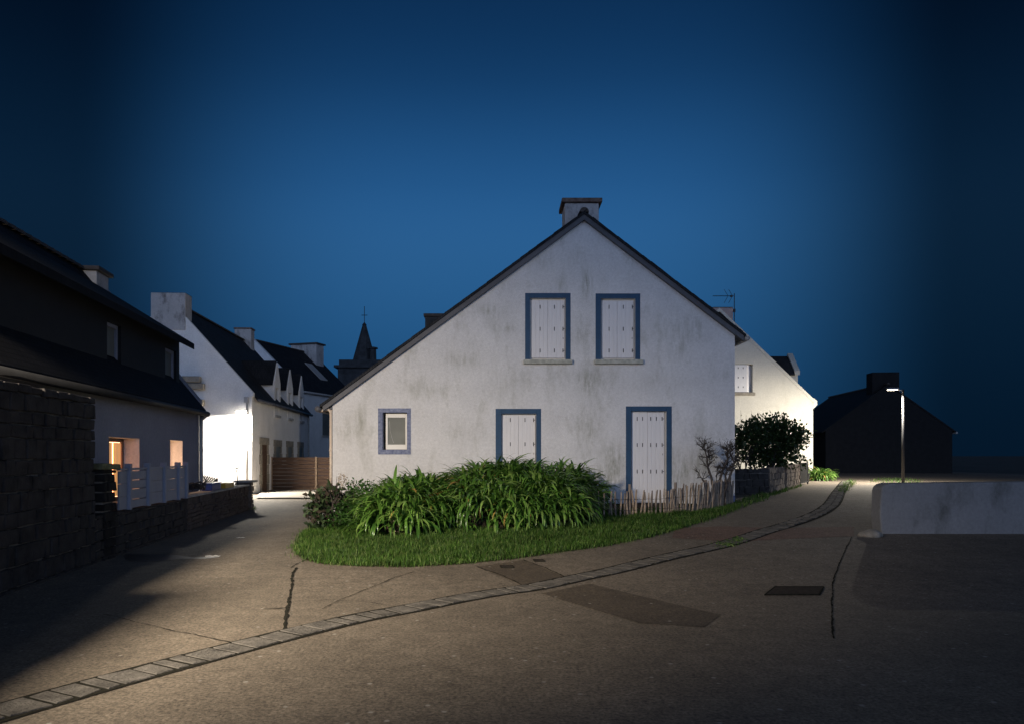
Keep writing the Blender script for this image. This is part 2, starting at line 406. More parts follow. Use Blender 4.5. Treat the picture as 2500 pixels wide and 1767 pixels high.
gpoly("red_surfacing", [(1650, 1288), (1760, 1284), (1900, 1288), (2085, 1285), (2085, 1308), (1890, 1316), (1800, 1322), (1640, 1312)], .0035, road_mat("red_asphalt", (.125, .078, .062)))
gpoly("paved_strip", [(626, 1217), (785, 1217), (830, 1196), (640, 1196)], .05, m_pale)
def wander(pix, step=.06, amp=.012, seed=1):
    rng = random.Random(seed); out = []
    P = [gp(*p) for p in pix]
    for a, b in zip(P, P[1:]):
        n = max(2, int((b - a).length / step))
        for i in range(n): out.append(a.lerp(b, i / n))
    out.append(P[-1])
    dx = 0; q = []
    for p in out:
        dx = dx * .85 + rng.gauss(0, amp * .4); q.append((p.x + dx, p.y + dx * .5))
    return q
def crack(pix, w=.02, seed=1, name="road_crack"):
    rng = random.Random(seed); q = wander(pix, seed=seed); mb = MB(); L = []; Rr = []
    for i, (x, y) in enumerate(q):
        a = Vector(q[max(i - 1, 0)]); b = Vector(q[min(i + 1, len(q) - 1)]); t = (b - a).normalized()
        ww = w * rng.uniform(.25, 1.0)
        L.append((x - t.y * ww, y + t.x * ww)); Rr.append((x + t.y * ww, y - t.x * ww))
    for i in range(len(q) - 1):
        mb.face([(p[0], p[1], gz(*p) + .008) for p in (L[i], Rr[i], Rr[i + 1], L[i + 1])])
    o = mb.build(name, m_crack, fix=False); o['kind'] = 'structure'
crack([(722, 1385), (716, 1400), (708, 1440), (700, 1490), (694, 1540)], .024, 1)
crack([(742, 1368), (724, 1376), (712, 1386)], .010, 2)
crack([(785, 1487), (830, 1463), (900, 1437), (960, 1412), (1010, 1395)], .008, 3)
crack([(700, 1468), (800, 1464), (900, 1470), (1000, 1486)], .005, 4)
crack([(640, 1487), (700, 1484)], .015, 14)
crack([(1166, 1383), (1230, 1405), (1290, 1436)], .012, 5)
crack([(1278, 1366), (1330, 1385), (1390, 1412)], .014, 6)
crack([(2080, 1310), (2060, 1350), (2040, 1400), (2032, 1440), (2030, 1500), (2034, 1560)], .012, 7)
crack([(250, 1500), (420, 1540), (620, 1580)], .008, 8)
# stone channel: a row of granite setts with dark joints
gut = [(-300, 1830), (0, 1740), (300, 1655), (600, 1575), (780, 1530), (900, 1503), (1000, 1485), (1110, 1463), (1200, 1447), (1300, 1433), (1400, 1412), (1500, 1391), (1600, 1366), (1680, 1348), (1751, 1332), (1815, 1314), (1865, 1297), (1910, 1284), (1954, 1270), (1990, 1256), (2017, 1241), (2036, 1222), (2050, 1197), (2060, 1181), (2067, 1173)]
def smooth_path(pts, step):
    P = [Vector((p.x, p.y)) for p in pts]; out = []
    for i in range(len(P) - 1):
        p0, p1, p2, p3 = P[max(i - 1, 0)], P[i], P[i + 1], P[min(i + 2, len(P) - 1)]
        n = max(2, int((p2 - p1).length / step))
        for k in range(n):
            t = k / n
            out.append(.5 * ((2 * p1) + (p2 - p0) * t + (2 * p0 - 5 * p1 + 4 * p2 - p3) * t * t + (3 * p1 - p0 - 3 * p2 + p3) * t ** 3))
    out.append(P[-1]); return out
path = smooth_path([gp(*p) for p in gut], .05)
m_sett = mat("granite_sett", (.085, .078, .070), .85, .45, 5, .9, 40, .3, col2=(.17, .155, .138))
rng = random.Random(5)
bed = MB(); sett = MB(); hw = .155
dist = [0]
for a, b in zip(path, path[1:]): dist.append(dist[-1] + (b - a).length)
def along(s):
    s = min(max(s, 0), dist[-1] - 1e-4)
    i = next(k for k in range(len(dist) - 1) if dist[k + 1] > s)
    t = (s - dist[i]) / max(1e-9, dist[i + 1] - dist[i]); p = path[i].lerp(path[i + 1], t)
    d = (path[min(i + 2, len(path) - 1)] - path[max(i - 1, 0)]).normalized()
    return p, Vector((-d.y, d.x))
for i in range(int(dist[-1] / .2)):
    a, na = along(i * .2); b, nb = along(i * .2 + .2); k = hw + .04
    bed.face([(q.x, q.y, gz(q.x, q.y) + .006) for q in (a - na * k, b - nb * k, b + nb * k, a + na * k)])
s = 0
while s < dist[-1] - .3:
    l = rng.uniform(.13, .29); e = s + l - rng.uniform(.018, .036)
    a, na = along(s); b, nb = along(e); j = lambda: rng.uniform(-.012, .012)
    h = .009 + rng.uniform(0, .005)
    j2 = lambda: rng.uniform(-.024, .016); c = [a - na * (hw + j2()), b - nb * (hw + j2()), b + nb * (hw + j2()), a + na * (hw + j2())]
    if s > 14.0:                                        # further up the lane: smaller setts, two or three abreast
        for q in range(2):
            for r_ in range(2):
                u0, u1, v0, v1 = q / 2 + .02, q / 2 + .48, r_ / 2 + .03, r_ / 2 + .47
                def bil(u, v): return (c[0] * (1 - u) + c[1] * u) * (1 - v) + (c[3] * (1 - u) + c[2] * u) * v
                cc = [bil(u0, v0), bil(u1, v0), bil(u1, v1), bil(u0, v1)]; hh = h + rng.uniform(0, .02)
                sett.hexa([(p.x, p.y, gz(p.x, p.y) - .02) for p in cc] + [(p.x + j() * .5, p.y + j() * .5, gz(p.x, p.y) + hh) for p in cc])
    else:
        sett.hexa([(p.x, p.y, gz(p.x, p.y) - .02) for p in c] + [(p.x, p.y, gz(p.x, p.y) + h + rng.uniform(-.002, .003)) for p in c])
    s += l
o = bed.build("channel_bed", m_crack, fix=False); o['kind'] = 'structure'
o = sett.build("stone_channel", m_sett); o['kind'] = 'structure'; bevel(o, .006, 1)

# ------------------------------------------------------------------ shared house pieces
def ridge_row(parent, x, y0, y1, z, r=.11, m=None, step=.34):
    mb = MB(); y = y0
    while y < y1 - .05:
        e = min(y + step, y1); k = 10; ring0 = []; ring1 = []
        for i in range(k + 1):
            a = math.pi * i / k
            ring0.append((x + math.cos(a) * r * .92, y, z - .03 + math.sin(a) * r * .92)); ring1.append((x + math.cos(a) * r * 1.08, e + .02, z - .03 + math.sin(a) * r * 1.08))
        for i in range(k): mb.face([ring0[i], ring0[i + 1], ring1[i + 1], ring1[i]])
        mb.face(ring0); mb.face(list(reversed(ring1)))
        y = e
    return mb.build("ridge_tiles", m or m_ridge, parent)
def chimney(parent, x0, x1, y0, y1, z0, z1, cap=.08, ch=.1, m=None, mc=None):
    mb = MB(); mb.box(x0, x1, y0, y1, z0, z1); c = mb.build("chimney", m or m_chim, parent); bevel(c, .02)
    mb = MB(); mb.box(x0 - cap, x1 + cap, y0 - cap, y1 + cap, z1 + .002, z1 + ch); k = bevel(mb.build("chimney_cap", mc or m_brickcap, c), .012)
    return c
def downpipe(parent, x, y, z0, z1, r=.04, m=None, out=(1, 0)):
    mb = MB(); mb.tube([(x, y, z0), (x, y, z1)], r, 10)
    z = z0 + .3
    while z < z1:
        mb.tube([(x, y, z), (x, y, z + .04)], r * 1.25, 10); z += 1.5
    return mb.build("downpipe", m or m_zinc, parent, smooth=True)
def gable_house(root, Wd, L, eave, ridge, mw, mr, front_holes=(), gable_holes=(), ridge_x=None, t=.3, oh=.12, voh=.04, thick=.10, low=-.4, coping=None, gutter=True, coping_far=False):
    """local frame: road facade x = 0 facing +x, near gable y = 0 facing -y"""
    rx = -Wd / 2 if ridge_x is None else ridge_x
    g = [(-Wd, low), (0, low), (0, eave), (rx, ridge), (-Wd, eave)]
    mb = MB()
    mb.holed(g, list(gable_holes), lambda u, v: (u, 0, v), (0, t, 0))
    mb.prism(g, lambda u, v: (u, L - t, v), (0, t, 0))
    mb.holed([(t, low), (L - t, low), (L - t, eave - .02), (t, eave - .02)], list(front_holes), lambda u, v: (0, u, v), (-t, 0, 0))
    mb.box(-Wd, -Wd + t, t, L - t, low, eave - .02)
    wall = mb.build("wall", mw, root)
    sr = (ridge - eave) / (0 - rx); sl = (ridge - eave) / (rx + Wd)
    mb = MB(); y0 = -voh if coping is None else .22; y1 = L + voh if not coping_far else L - .22
    b = .004
    mb.prism([(rx, ridge + b), (oh, eave - oh * sr + b), (oh, eave - oh * sr + b + thick), (rx, ridge + b + thick)], lambda u, v: (u, y0, v), (0, y1 - y0, 0))
    mb.prism([(rx, ridge + b), (rx, ridge + b + thick), (-Wd - oh, eave - oh * sl + b + thick), (-Wd - oh, eave - oh * sl + b)], lambda u, v: (u, y0, v), (0, y1 - y0, 0))
    roof = mb.build("roof", mr, root)
    ridge_row(roof, rx, y0, y1, ridge + thick)
    for on, c0 in ((coping is not None, 0.0), (coping_far, L - .22)):
        if not on: continue
        m = MB(); cz = thick + .07
        m.prism([(rx, ridge + b), (.06, eave - .06 * sr + b), (.06, eave - .06 * sr + cz), (rx, ridge + cz), (-Wd - .06, eave - .06 * sl + cz), (-Wd - .06, eave - .06 * sl + b)], lambda u, v: (u, c0 - .015, v), (0, .235, 0))
        m.build("coping", coping or mw, root)
    if gutter:
        m = MB(); m.tube([(oh + .05, y0 + .02, eave - oh * sr), (oh + .05, y1 - .02, eave - oh * sr)], .065, 10); m.build("gutter", m_zinc if gutter is True else gutter, roof, smooth=True)
    return wall, roof, sr

# ------------------------------------------------------------------ the big white gable house
A = (2.08, 7.24); LW, RW = (fx(812), 2.81), (fx(1794), 4.47)
sl, sr_ = (A[1] - LW[1]) / (A[0] - LW[0]), (A[1] - RW[1]) / (RW[0] - A[0])
big = thing("gable_house", "large white rendered gable house with blue framed shutters behind the green strap leaf plants", "house", (0, 18.5, 0))
def rect(x0, x1, z0, z1): return [(x0, z0), (x1, z0), (x1, z1), (x0, z1)]
def prect(a, b, c, d): return rect(fx(a), fx(b), fz(d), fz(c))
GW = .3
holes = {'up1': prect(1294, 1381, 728, 878), 'up2': prect(1467, 1551, 729, 878), 'd1': prect(1224, 1309, 1009, 1218), 'd2': prect(1541, 1627, 1003, 1228), 'sm': prect(934, 994, 1006, 1098)}
TOP = .13                                               # the wall runs up behind the verge board
outer = [(LW[0], -.4), (RW[0], -.4), (RW[0], RW[1] + TOP - .01), (A[0], A[1] + TOP - .01), (LW[0], LW[1] + TOP - .01)]
mb = MB(); mb.holed(outer, list(holes.values()), lambda u, v: (u, 0, v), (0, GW, 0))
DP = 11.0
mb.prism(outer, lambda u, v: (u, DP - GW, v), (0, GW, 0))
mb.box(LW[0], LW[0] + GW, GW, DP - GW, -.4, LW[1]); mb.box(RW[0] - GW, RW[0], GW, DP - GW, -.4, RW[1])
wall = mb.build("wall", m_face, big)
mb = MB()                                               # black panels painted as the dark room behind the shutters
for h in holes.values():
    mb = MB(); mb.box(h[0][0] - .05, h[1][0] + .05, GW + .002, GW + .03, h[0][1] - .05, h[2][1] + .05); mb.build("dark_backing", m_black, wall)
# roof slabs
XL, XR = fx(784), fx(1817)
def lineL(x): return A[1] - sl * (A[0] - x)
def lineR(x): return A[1] - sr_ * (x - A[0])
y0 = -.15; B = TOP + .002; TH = .055
mb = MB()
mb.prism([(XL, lineL(XL) + B), (A[0], A[1] + B), (A[0], A[1] + B + TH), (XL, lineL(XL) + B + TH)], lambda u, v: (u, y0, v), (0, DP + .3, 0))
mb.prism([(A[0], A[1] + B), (XR, lineR(XR) + B), (XR, lineR(XR) + B + TH), (A[0], A[1] + B + TH)], lambda u, v: (u, y0, v), (0, DP + .3, 0))
# loose slate edge along the verge
rng = random.Random(3)
for (xa, xb, fn) in ((XL, A[0], lineL), (A[0], XR, lineR)):
    x = xa
    while x < xb - .12:
        w = .2; d = rng.uniform(.0, .018); up = rng.uniform(.004, .012)
        p = [(x, fn(x) + B + TH + .001), (x + w, fn(x + w) + B + TH + .001), (x + w, fn(x + w) + B + TH + up), (x, fn(x) + B + TH + up + .008)]
        mb.prism(p, lambda u, v: (u, y0 - d, v), (0, .35, 0)); x += w
roof = mb.build("roof", m_slate, big)
mb = MB()                                               # grey verge boards
mb.prism([(XL + .06, lineL(XL + .06)), (A[0], A[1]), (A[0], A[1] + TOP), (XL + .06, lineL(XL + .06) + TOP)], lambda u, v: (u, -.11, v), (0, .105, 0))
mb.prism([(A[0] + .002, A[1]), (XR - .04, lineR(XR - .04)), (XR - .04, lineR(XR - .04) + TOP), (A[0] + .002, A[1] + TOP)], lambda u, v: (u, -.11, v), (0, .105, 0))
mb.build("verge_board", m_fascia, roof)
ridge_row(roof, A[0], -.12, DP, A[1] + B + TH + .03, .12)
mb = MB(); mb.tube([(XL - .06, -.12, lineL(XL) + .10), (XL - .06, DP, lineL(XL) + .10)], .07, 10); mb.build("gutter", m_fascia, roof, smooth=True)
mb = MB(); mb.tube([(XR + .05, -.1, lineR(XR) + .10), (XR + .05, DP, lineR(XR) + .10)], .06, 10); mb.build("gutter", m_zinc, roof, smooth=True)
mb = MB()                                               # boxed eaves under both overhangs
mb.prism([(XL + .1, lineL(XL + .1) - .02), (LW[0] - .002, LW[1] - .10), (LW[0] - .002, LW[1] + TOP), (XL + .1, lineL(XL + .1) + TOP)], lambda u, v: (u, .0, v), (0, DP, 0))
mb.build("eaves_board", m_fascia, roof); mb = MB()
mb.prism([(RW[0] + .002, RW[1] - .02), (XR - .1, lineR(XR - .1)), (XR - .1, lineR(XR - .1) + TOP), (RW[0] + .002, RW[1] + TOP)], lambda u, v: (u, .0, v), (0, DP, 0))
mb.build("eaves_board", m_fascia, roof)
chimney(big, 1.667, 2.51, .5, 1.33, 6.4, 7.84, .078, .105)
mb = MB(); mb.box(1.95, 2.2, .75, 1.05, 7.945, 7.97); mb.build("chimney_pot", m_ridge, big)
chimney(big, -2.55, -1.75, 8.4, 9.2, 3.9, 6.45, .05, .1, m_tower, m_ridge)
downpipe(big, LW[0] - .045, .02, -.1, LW[1] - .12, .035, m_pipecream)
mb = MB(); mb.tube([(XL - .05, .0, lineL(XL) + .05), (LW[0] - .1, .02, LW[1] - .10), (LW[0] - .045, .02, LW[1] - .2)], .035, 8); mb.build("gutter_elbow", m_pipecream, big, smooth=True)
mb = MB(); rngp = random.Random(9)                       # painted plinth flash at the far right corner
mb.box(RW[0] - .14, RW[0] + .006, -.006, .0, .2, .62); mb.build("corner_plinth", m_blueworn, big)

def frame_ring(mb, o, i, y, d):
    """flat band between outer rect o and inner rect i (x0,x1,z0,z1), open at the bottom when both share z0"""
    mb.box(o[0], i[0], y, y + d, o[2], o[3]); mb.box(i[1], o[1], y, y + d, o[2], o[3]); mb.box(i[0], i[1], y, y + d, i[3], o[3])
    if i[2] > o[2] + 1e-4: mb.box(i[0], i[1], y, y + d, o[2], i[2])
def leaf_shutter(parent, x0, x1, z0, z1, y, hinges, rows, edge=False, boards=4):
    mb = MB(); n = boards; w = (x1 - x0) / n
    for k in range(n): mb.box(x0 + k * w + .001, x0 + (k + 1) * w - .001, y, y + .03, z0, z1)
    mb.box(x0, x1, y + .005, y + .034, z0 + .004, z1 - .004)
    mb.mi = 1
    for h in hinges:
        for r_ in rows: mb.box(h - .009, h + .009, y - .008, y - .0005, r_ - .046, r_ + .046)
    if edge:
        for r_ in rows: mb.box(x1 - .035, x1 - .004, y - .012, y - .0086, r_ - .008, r_ + .008)
        for q in (-.75, -.82): mb.box(x1 - .04, x1 - .03, y - .01, y - .001, rows[1] + q * .3, rows[1] + q * .3 + .02)
    return bevel(mb.build("shutter", [m_shut, m_iron], parent), .003, 1)
def shuttered(kind, o, i, sx, stop, sbot, split, cols, rows, sill=None):
    o = (fx(o[0]), fx(o[1]), fz(o[3]), fz(o[2])); i = (fx(i[0]), fx(i[1]), fz(i[3]), fz(i[2]))
    mb = MB(); frame_ring(mb, o, i, -.008, .012)
    w = bevel(mb.build(kind, m_blue, big), .004, 1)
    x0, x1 = fx(sx[0]), fx(sx[1]); z0, z1 = fz(sbot), fz(stop); yb = .075
    rows = [fz(r_) for r_ in rows]; cols = [fx(c) for c in cols]; sp = fx(split)
    leaf_shutter(w, x0, sp - .002, z0, z1, yb, [c for c in cols if c < sp], rows)
    leaf_shutter(w, sp + .002, x1, z0, z1 - .006, yb + .002, [c for c in cols if c > sp], rows, True)
    mb = MB(); frame_ring(mb, (i[0] + .003, i[1] - .003, z0 - .03, i[3] - .003), (x0 + .02, x1 - .02, z0 + .02, z1 - .02), yb + .045, .05); mb.build("window_frame", m_pvc, w)
    if sill:
        mb = MB(); mb.box(fx(sill[0]), fx(sill[1]), -.09, .12, fz(sill[3]), fz(sill[2])); bevel(mb.build("sill", m_sill, w), .01)
shuttered("window", (1282, 1393, 716, 877.5), (1294, 1381, 728, 877.5), (1298, 1379, ), 731.5, 873, 1338, [1319, 1354, 1375], [748, 802, 855], (1278, 1397, 878, 889))
shuttered("window", (1454, 1563, 717, 877.5), (1467, 1551, 729, 877.5), (1471, 1548), 732.5, 873, 1508, [1488, 1523, 1545], [748, 802, 855], (1451, 1569, 878, 889))
shuttered("door", (1210, 1321, 997, 1218), (1224, 1309, 1009, 1218), (1227, 1307), 1011.5, 1216, 1266, [1246, 1282, 1303], [1024, 1083, 1150])
shuttered("door", (1528, 1640, 991, 1228), (1541, 1627, 1003, 1228), (1544, 1623), 1004.5, 1226, 1582, [1557, 1570, 1590, 1604, 1618], [1021, 1085, 1150])
# the small unshuttered window
o_, i_ = (fx(923), fx(1003), fz(1108), fz(996)), (fx(934), fx(994), fz(1098), fz(1006))
mb = MB(); frame_ring(mb, o_, i_, -.012, .016)
for (a, b, c, d) in ((i_[0], i_[0] + .004, i_[2], i_[3]), (i_[1] - .004, i_[1], i_[2], i_[3])): mb.box(a, b, .0045, .12, c, d)
mb.box(i_[0] + .005, i_[1] - .005, .0045, .12, i_[2], i_[2] + .012); mb.box(i_[0] + .005, i_[1] - .005, .0045, .12, i_[3] - .004, i_[3])
w = mb.build("window", m_blueworn, big)
fr = (fx(940), fx(994) - .006, fz(1096), fz(1008)); gl = (fx(945), fx(988), fz(1084), fz(1018))
mb = MB(); frame_ring(mb, fr, gl, .12, .06); bevel(mb.build("window_frame", m_pvc, w), .006)
mb = MB(); mb.box(fr[0] + .02, fr[1] - .02, .105, .119, fr[2] + .0, fr[2] + .05); mb.build("sill", m_pvc, w)
mb = MB(); mb.box(gl[0] - .01, gl[1] + .01, .15, .158, gl[2] - .01, gl[3] + .01); mb.build("pane", m_glassdark, w)
mb = MB(); mb.tube([(gl[0] + .06 + .10 * (t / 8) ** 2 - .02, .146, gl[3] - .08 - t / 8 * (gl[3] - gl[2] - .12)) for t in range(9)], .006, 6); mb.build("curtain_edge", m_conc, w)

# ------------------------------------------------------------------ dark house on the left
THL = math.atan(.12); CL = 1 / math.cos(THL)
lx = lambda Y: -5.26 - .12 * Y
Y0 = 9.0
lh = thing("dark_roof_house", "shadowy house with a long dark dormer and two lamplit ground floor windows", "house", (lx(Y0), Y0, 0), THL)
ly = lambda Y: (Y - Y0) * CL
HL = ly(19.5)
h1 = [(ly(13.56), .72), (ly(15.14), .72), (ly(15.14), 1.93), (ly(13.56), 1.93)]
h2 = [(ly(17.1), .72), (ly(18.06), .72), (ly(18.06), 1.94), (ly(17.1), 1.94)]
m_nslate0 = slate_mat("unlit_slate", (.014, .014, .017))  # roof slate blackened, the unlit roof's darkness is in the colour
lw, lr, lsr = gable_house(lh, 5.0, HL, 2.9, 5.95, m_greyw, m_nslate0, [h1, h2], t=.36, oh=.22, coping_far=True, gutter=m_black)
m_warm = emit("lamplit_curtain", (1.0, .52, .20), .42)
m_hot = emit("lit_curtain_gap", (1.0, .72, .42), 2.2)
m_room = emit("lamplit_room", (1.0, .58, .32), 3.6)
m_frameb = mat("brown_window_frame", (.10, .07, .06), .5, .15)
def lit_window(h, gap):
    y0, z0 = h[0]; y1, z1 = h[2]; xf = -.30
    mb = MB(); n = 2 if y1 - y0 > 1.2 else 1
    for a, b, c, d in ((y0, y0 + .07, z0, z1), (y1 - .07, y1, z0, z1), (y0 + .07, y1 - .07, z0, z0 + .08), (y0 + .07, y1 - .07, z1 - .08, z1)):
        mb.box(xf - .05, xf, a + .002, b - .002, c + .002, d - .002)
    if n == 2: mb.box(xf - .05, xf - .001, (y0 + y1) / 2 - .06, (y0 + y1) / 2 + .06, z0 + .08, z1 - .08)
    w = mb.build("window", m_frameb, lh)
    mb = MB(); mb.box(xf - .058, xf - .052, y0 + .01, y1 - .01, z0 + .01, z1 - .01); mb.build("pane", m_room, w)
    mb = MB(); k = 0; yy = y0 + .08
    while yy < y1 - .12:                                # curtain in soft folds behind the glass
        e = min(yy + .09, y1 - .09)
        if n == 2 and not (gap[0] < (yy - y0) / (y1 - y0) < gap[1]):
            mb.box(xf - .046 + (.008 if k % 2 else 0), xf - .030 + (.008 if k % 2 else 0), yy, e, z0 + .09, z1 - .09)
        yy = e; k += 1
    if n == 2: mb.build("curtain", m_warm, w)
    mb = MB()                                           # added white linings that catch the room glow and brighten the reveals
    for a, b, c, d in ((y1 - .006, y1 - .001, z0 + .001, z1 - .007), (y0 + .001, y0 + .006, z0 + .001, z1 - .007), (y0 + .001, y1 - .001, z1 - .006, z1 - .001)): mb.box(xf + .002, -.004, a, b, c, d)
    mb.build("reveal", m_white2, w)
lit_window(h1, (.62, .72)); lit_window(h2, (.0, .2))
mb = MB(); mb.box(-.36, -.37, .37, HL - .37, 0, 2.8); mb.build("dark_backing", m_black, lw)
# dormer
d0, d1, dx, dz = ly(9.3), ly(18.85), -.3, 4.22
rz_at = lambda x: 2.9 + (-x) * lsr + .1
mb = MB()
hd = [[(ly(17.75), 3.3), (ly(18.6), 3.3), (ly(18.6), 4.1), (ly(17.75), 4.1)], [(ly(14.3), 3.3), (ly(15.0), 3.3), (ly(15.0), 4.1), (ly(14.3), 4.1)]]
mb.holed([(d0, 3.0), (d1, 3.0), (d1, dz + .17), (d0, dz + .17)], hd, lambda u, v: (dx, u, v), (-.12, 0, 0))
for yy in (d0, d1 - .1):
    mb.prism([(dx - .12, 3.2), (dx - .12, dz + .22), (-2.3, dz + 1.40), (-2.3, 5.5)], lambda u, v: (u, yy, v), (0, .1, 0))
dm = mb.build("dormer", m_black, lh)
mb = MB(); mb.prism([(.02, dz - .02), (.02, dz + .12), (-2.4, dz + 1.62), (-2.4, dz + 1.48)], lambda u, v: (u, d0 - .15, v), (0, d1 - d0 + .28, 0)); mb.build("dormer_roof", m_nslate0, dm)
for h in hd:
    mb = MB(); y0, z0 = h[0]; y1, z1 = h[2]
    mb.box(dx - .10, dx - .06, y0, y0 + .07, z0, z1); mb.box(dx - .10, dx - .06, y1 - .07, y1, z0, z1); mb.box(dx - .10, dx - .06, y0 + .07, y1 - .07, z1 - .07, z1); mb.box(dx - .1, dx - .061, y0 + .07, y1 - .07, z0, z0 + .06)
    mb.build("dormer_window", m_greyw, dm)
    mb = MB(); mb.box(dx - .12, dx - .101, y0, y1, z0, z1); mb.build("pane", m_glassdark, dm)
chimney(lh, -3.0, -2.15, HL - .85, HL - .1, 5.0, 6.02, .09, .1, m_chim, m_ridge)
downpipe(lh, .08, HL - .12, -.1, 2.75, .045)
mb = MB(); mb.tube([(.27, HL - .12, 2.66), (.08, HL - .12, 2.5)], .045, 8); mb.build("gutter_elbow", m_zinc, lh)

# ------------------------------------------------------------------ long white house behind it
TH2 = math.atan(.06); C2 = 1 / math.cos(TH2)
h2r = thing("long_white_house", "long white house with steep slate roof, small gabled dormers and a floodlit end wall", "house", (-9.95, 31, 0), TH2)
L2 = 12.2
wl2, rf2, s2 = gable_house(h2r, 6.6, L2, 4.02, 7.75, m_white2, m_slate, coping=m_white2, oh=.16, gutter=m_fascia)
chimney(h2r, -3.98, -2.62, -.03, .75, 6.6, 8.10, .0, .001, m_chim, m_ridge)
chimney(h2r, -3.75, -2.85, L2 - 1.2, L2 - .5, 7.0, 8.45, .04, .08)
for (zz, xx, ww) in ((4.50, -3.2, 1.22), (4.22, -3.2, 1.36), (3.58, -3.2, 1.34)):   # projecting granite slabs, half hidden by the dark house
    mb = MB(); mb.box(xx - .3, xx + ww, -.28, -.001, zz, zz + .25); bevel(mb.build("stone_ledge", m_granite, h2r), .03)
downpipe(h2r, -.18, -.06, 0, 3.9, .035, m_zinc)
mb = MB(); mb.box(-.28, -.12, -.13, -.005, 3.72, 3.95); mb.build("rainwater_box", m_zinc, h2r)
def surround(y, w, z0, z1, k, door=False):
    """granite jambs in long and short blocks round a recessed opening"""
    mb = MB(); rng = random.Random(k); z = z0; i = 0; bh = (z1 - z0) / (5 if door else 3)
    while z < z1 - .02:
        e = .05 if i % 2 else -.04
        for s_ in (-1, 1):
            a = y + s_ * (w / 2); b = y + s_ * (w / 2 + .28 + e)
            mb.box(.001, .045 + rng.uniform(0, .015), min(a, b), max(a, b), z + .004, z + bh - .004)
        z += bh; i += 1
    mb.box(.001, .05, y - w / 2 - .32, y + w / 2 + .32, z1, z1 + .3)
    o = bevel(mb.build("door" if door else "window", m_granite, h2r), .012)
    m = MB(); m.box(.002, .012, y - w / 2, y + w / 2, z0, z1); m.build("panel" if door else "pane", m_wood if door else m_glassdark, o)
    if not door:
        m = MB(); m.box(.001, .12, y - w / 2 - .3, y + w / 2 + .3, z0 - .12, z0 - .002); m.build("sill", m_white2, o)
surround(2.0, .95, -.05, 2.05, 1, True)
for k, y in enumerate((4.55, 7.2, 9.9)): surround(y, .95, 1.05, 2.0, 5 + k)
for y in (4.45, 7.3, 10.2):
    w = .62; zt, za = 4.95, 5.85
    mb = MB()
    mb.holed([(y - w, 3.3), (y + w, 3.3), (y + w, zt), (y, za), (y - w, zt)], [[(y - .36, 3.45), (y + .36, 3.45), (y + .36, 4.7), (y - .36, 4.7)]], lambda u, v: (.03, u, v), (-.16, 0, 0))
    for s_ in (-1, 1):
        a, b = (y - w, y - w + .1) if s_ < 0 else (y + w - .1, y + w)
        mb.prism([(-.13, 3.9), (-.13, zt), (-1.2, zt), (-.5, 4.4)], lambda u, v: (u, a, v), (0, b - a, 0))
    d = mb.build("dormer", m_white2, h2r)
    mb = MB(); m_ = (za - zt) / w
    for s_ in (-1, 1):
        mb.prism([(y, za + .01), (y + s_ * (w + .14), zt - .14 * m_ + .01), (y + s_ * (w + .14), zt - .14 * m_ + .09), (y, za + .1)], lambda u, v: (-.02, u, v), (-1.9, 0, 0))
    mb.build("dormer_roof", m_slate, d)
    mb = MB(); mb.box(-.1, -.09, y - .36, y + .36, 3.45, 4.7); mb.build("pane", m_glassdark, d)
    mb.box(-.085, -.05, y - .36, y - .30, 3.45, 4.7); mb.box(-.085, -.05, y + .30, y + .36, 3.45, 4.7); mb.box(-.085, -.05, y - .03, y + .03, 3.45, 4.7); mb.build("dormer_frame", m_pvc, d)
    mb = MB(); mb.box(-.02, .10, y - .46, y + .46, 3.33, 3.44); mb.build("sill", m_conc, d)
downpipe(h2r, .06, L2 - .15, 0, 3.9, .04)

# ------------------------------------------------------------------ taller house further down the lane
h3 = thing("tall_rear_house", "tall pale house with skylight and broad capped chimney at the far end of the lane", "house", (-13.25, 51.0, 0), -math.atan2(.29, .957))
wl3, rf3, s3 = gable_house(h3, 7.0, 8.0, 6.0, 9.3, m_white2, m_slate, coping=m_white2, oh=.18)
chimney(h3, -4.6, -2.4, 6.4, 7.5, 8.3, 9.95, .12, .12, m_chim, m_ridge)
mb = MB(); mb.box(.001, .03, 3.1, 4.3, 3.0, 4.6); w = mb.build("window", m_glassdark, h3)
mb = MB(); mb.box(.001, .1, 3.0, 4.4, 2.86, 2.998); mb.build("sill", m_conc, w)
mb = MB(); mb.box(.001, .03, 5.2, 6.2, .3, 2.2); mb.build("door", m_glassdark, h3)
mb = MB(); sz = lambda x: 6.0 - x * s3 + .12
mb.prism([(-1.0, sz(-1.0)), (-2.3, sz(-2.3)), (-2.3, sz(-2.3) + .06), (-1.0, sz(-1.0) + .06)], lambda u, v: (u, 4.6, v), (0, 1.0, 0)); mb.build("skylight", m_zinc, h3)
downpipe(h3, .06, .4, 0, 5.8, .05)

